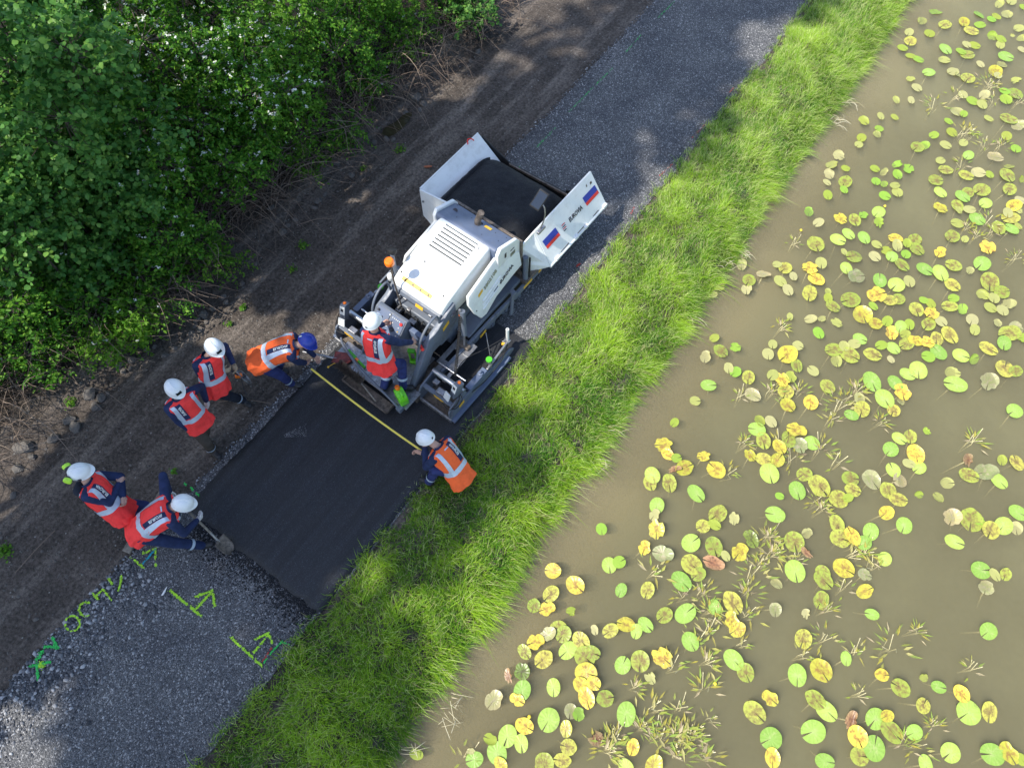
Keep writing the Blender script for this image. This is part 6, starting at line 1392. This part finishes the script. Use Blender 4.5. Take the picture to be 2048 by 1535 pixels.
# the smaller pads beyond the first three hundred
bmv = []; off = 0; allV = []; allF = []; mats_i = []
keys = list(PM)
for (x, y, r, k) in rest:
    loc, rad, rot = pad_pose(x, y, r, k); me = rd.choice(VAR[k]); mt = Matrix.Translation(loc) @ rot.to_matrix().to_4x4() @ Matrix.Diagonal((rad, rad * rd.uniform(.75, 1), rad, 1)); o = len(allV)
    allV += [tuple(mt @ v.co) for v in me.vertices]; allF += [[i + o for i in p.vertices] for p in me.polygons]; mats_i += [keys.index(k)] * len(me.polygons)
M['small_pad'] = leaf_mat('small_pads', [(.22, .38, .05), (.28, .32, .05), (.38, .35, .17), (.33, .35, .09)], .5, 0)
me = bpy.data.meshes.new('small_lily_pads'); me.from_pydata(allV, [], allF); me.materials.append(M['small_pad'])
o = link(bpy.data.objects.new('small_lily_pads', me)); tag(o, 'smallest pale and green lily pads and leaf scraps scattered between the larger pads', 'lily pads', kind='stuff')

# ------------------------------------------------------------------ tufts of narrow leaved water plants
M['wleaf'] = leaf_mat('narrow_water_leaf', [(.26, .2, .12), (.38, .31, .19), (.44, .37, .22), (.36, .35, .08), (.22, .33, .06), (.4, .3, .06)], .6, .15)
CL = [(1448, 700, 3.412, "115,320 320,290 510,290 780,400 740,480 830,340 1060,490 660,690 780,780 640,1040 665,1095 310,1290 250,1440 335,1400 390,650 1700,630 900,280 860,1400 960,1400 20,840 490,1450 130,640 470,760"),
      (1000, 1050, 3.412, "1830,90 1850,200 1780,290 1730,360 1030,330 1250,490 1380,480 1420,590 1480,650 1420,740 1340,810 1170,990 1400,940 1390,1130 1040,1280 1230,1270 1430,1340 950,1380 1190,1440 1280,1430 1335,1485 1680,620 1690,470 1640,830 910,1110"),
      (1640, 150, 5.02, "1150,310 1350,200 1680,80 1720,110 1430,580 1500,590 1760,250 1440,900 1670,700 1820,710 1990,260"),
      (1648, 420, 5.1175, "1460,180 1660,130 1560,270 1960,500 1740,220"), (1348, 420, 5.1175, "1230,340 1085,1200"),
      (1548, 1130, 3.79, "385,580 210,700 1075,510 620,680 895,650 550,190 640,990 1510,800 770,30 1215,1230 1090,1400 400,350 980,1370"),
      (1200, 1335, 4.096, "640,560 540,600 450,600 770,570 640,750 840,750 60,680 340,520 140,650 720,650 560,700"), (760, 1335, 4.096, "1760,640 1840,690 690,760 1880,600")]
TUFT = []
def tuft_mesh(seed, n, spread):
    r = random.Random(seed); V = []; F = []
    for i in range(n):
        a_ = r.gauss(.9, 1.0); l0 = r.uniform(.02, .14) * spread; b = Vector((math.cos(a_) * l0, math.sin(a_) * l0, r.uniform(-.05, .012))); L = r.uniform(.07, .15); d = Vector((math.cos(a_ + r.gauss(0, .35)), math.sin(a_ + r.gauss(0, .35)), r.uniform(-.1, .3))).normalized(); s = d.cross(Vector((0, 0, 1))).normalized() * r.uniform(.009, .017); o = len(V)
        V += [b, b + d * L * .35 + s + Vector((0, 0, .004)), b + d * L, b + d * L * .35 - s + Vector((0, 0, .004)), b + d * L * .4 - Vector((0, 0, .003))]
        F += [[o, o + 1, o + 4], [o + 1, o + 2, o + 4], [o + 2, o + 3, o + 4], [o + 3, o, o + 4]]
    me = bpy.data.meshes.new('narrow_leaves'); me.from_pydata([tuple(v) for v in V], [], F); me.materials.append(M['wleaf']); return me
TUFT = [tuft_mesh(i, 9 + 4 * (i % 4), 1 + .25 * (i % 3)) for i in range(8)]
SST = []
for j in range(4):
    r_ = random.Random(j + 50); mb = MB()
    for k in range(4): mb.tube([(r_.gauss(0, .01), r_.gauss(0, .01), -.4), (r_.gauss(.03, .03), r_.gauss(.03, .03), -.12), (r_.gauss(.06, .05), r_.gauss(.06, .05), .0)], .0045, 4, False)
    o = mb.build('underwater_stalks', M['stem']); SST.append(o.data); bpy.data.objects.remove(o)
tc_ = {}; pts_ = []
for (ox, oy, sc, txt) in CL:
    for tok in txt.split():
        x, y = [float(v) for v in tok.split(',')]; pts_.append((ox + x / sc, oy + y / sc))
for (x, y) in pts_: tc_.setdefault(zone(x, y), []).append((x, y))
for (row, col), qs in tc_.items():
    qs.sort()
    for i, (x, y) in enumerate(qs):
        p = at(x, y, WATER); root = empty('water_plant', (p.x, p.y, WATER + .01), rd.uniform(-.5, .7)); k = rd.uniform(.85, 1.35); root.scale = (k, k, 1)
        tag(root, f'tuft of narrow tan leaves, {row} pond, {col}' + (f', {ORD[i]} of {len(qs)} from left' if len(qs) > 1 else ''), 'water plant', 'narrow leaved tufts on the pond')
        lv = link(bpy.data.objects.new('narrow_leaves', rd.choice(TUFT)), root); lv['kind'] = 'stuff'; link(bpy.data.objects.new('underwater_stalks', rd.choice(SST)), root)
# yellow flower buds
M['bud'] = simple('yellow_bud', (.8, .62, .05), .5, var=.1)
for (x, y, lb) in ((1348 + 1295 / 5.1175, 420 + 215 / 5.1175, 'small yellow water lily bud in open water of the upper pond'), (1000 + 1465 / 3.412, 1050 + 1080 / 3.412, 'small yellow water lily bud low in the middle of the pond'), (1000 + 200 / 3.412, 1050 + 1305 / 3.412, 'small yellow water lily bud touching a yellow pad near the bank'), (1640 + 645 / 5.02, 150 + 1325 / 5.02, 'small yellow water lily bud below the upper pad cluster')):
    p = at(x, y, WATER); root = empty('lily_bud', (p.x, p.y, WATER)); tag(root, lb, 'flower bud')
    mb = MB(); mb.lathe((0, 0, .0), (0, 0, 1), [(.006, 0), (.02, .012), (.024, .03), (.016, .044), (.004, .05)], 12); mb.build('bud', M['bud'], root, smooth=True)
    mb = MB(); mb.tube([(0, 0, .005), (.03, -.02, -.35)], .005, 5); mb.build('stem', M['stem'], root)
# reeds lying dead at the water's edge
mb = MB(); r_ = random.Random(4)
for (x, y, n_) in ((1490, 510, 10), (1455, 530, 8), (915, 1400, 9), (900, 1440, 9), (830, 1500, 8), (1205, 935, 8), (1235, 860, 6), (1680, 245, 10), (1700, 210, 8), (880, 1350, 7), (1385, 640, 6)):
    c = at(x, y, WATER + .03)
    for k in range(n_):
        a_ = r_.gauss(-.2, .7); d = Vector((math.cos(a_), math.sin(a_), 0)); b = c + Vector((r_.gauss(0, .06), r_.gauss(0, .06), r_.uniform(0, .06))) - d * .12; L = r_.uniform(.12, .3)
        mb.tube(curve_pts([b, b + d * L * .5 + Vector((0, 0, .04)), b + d * L + Vector((0, 0, -.02))], 3), [.0035] * 6 + [.001], 3, False)
M['straw'] = leaf_mat('dry_straw', [(.35, .3, .17), (.5, .45, .3), (.62, .58, .42)], .8, .1)
o = mb.build('dry_reeds', M['straw']); tag(o, 'pale dry grass stalks lying out over the water at the bank', 'dry reeds', kind='stuff')
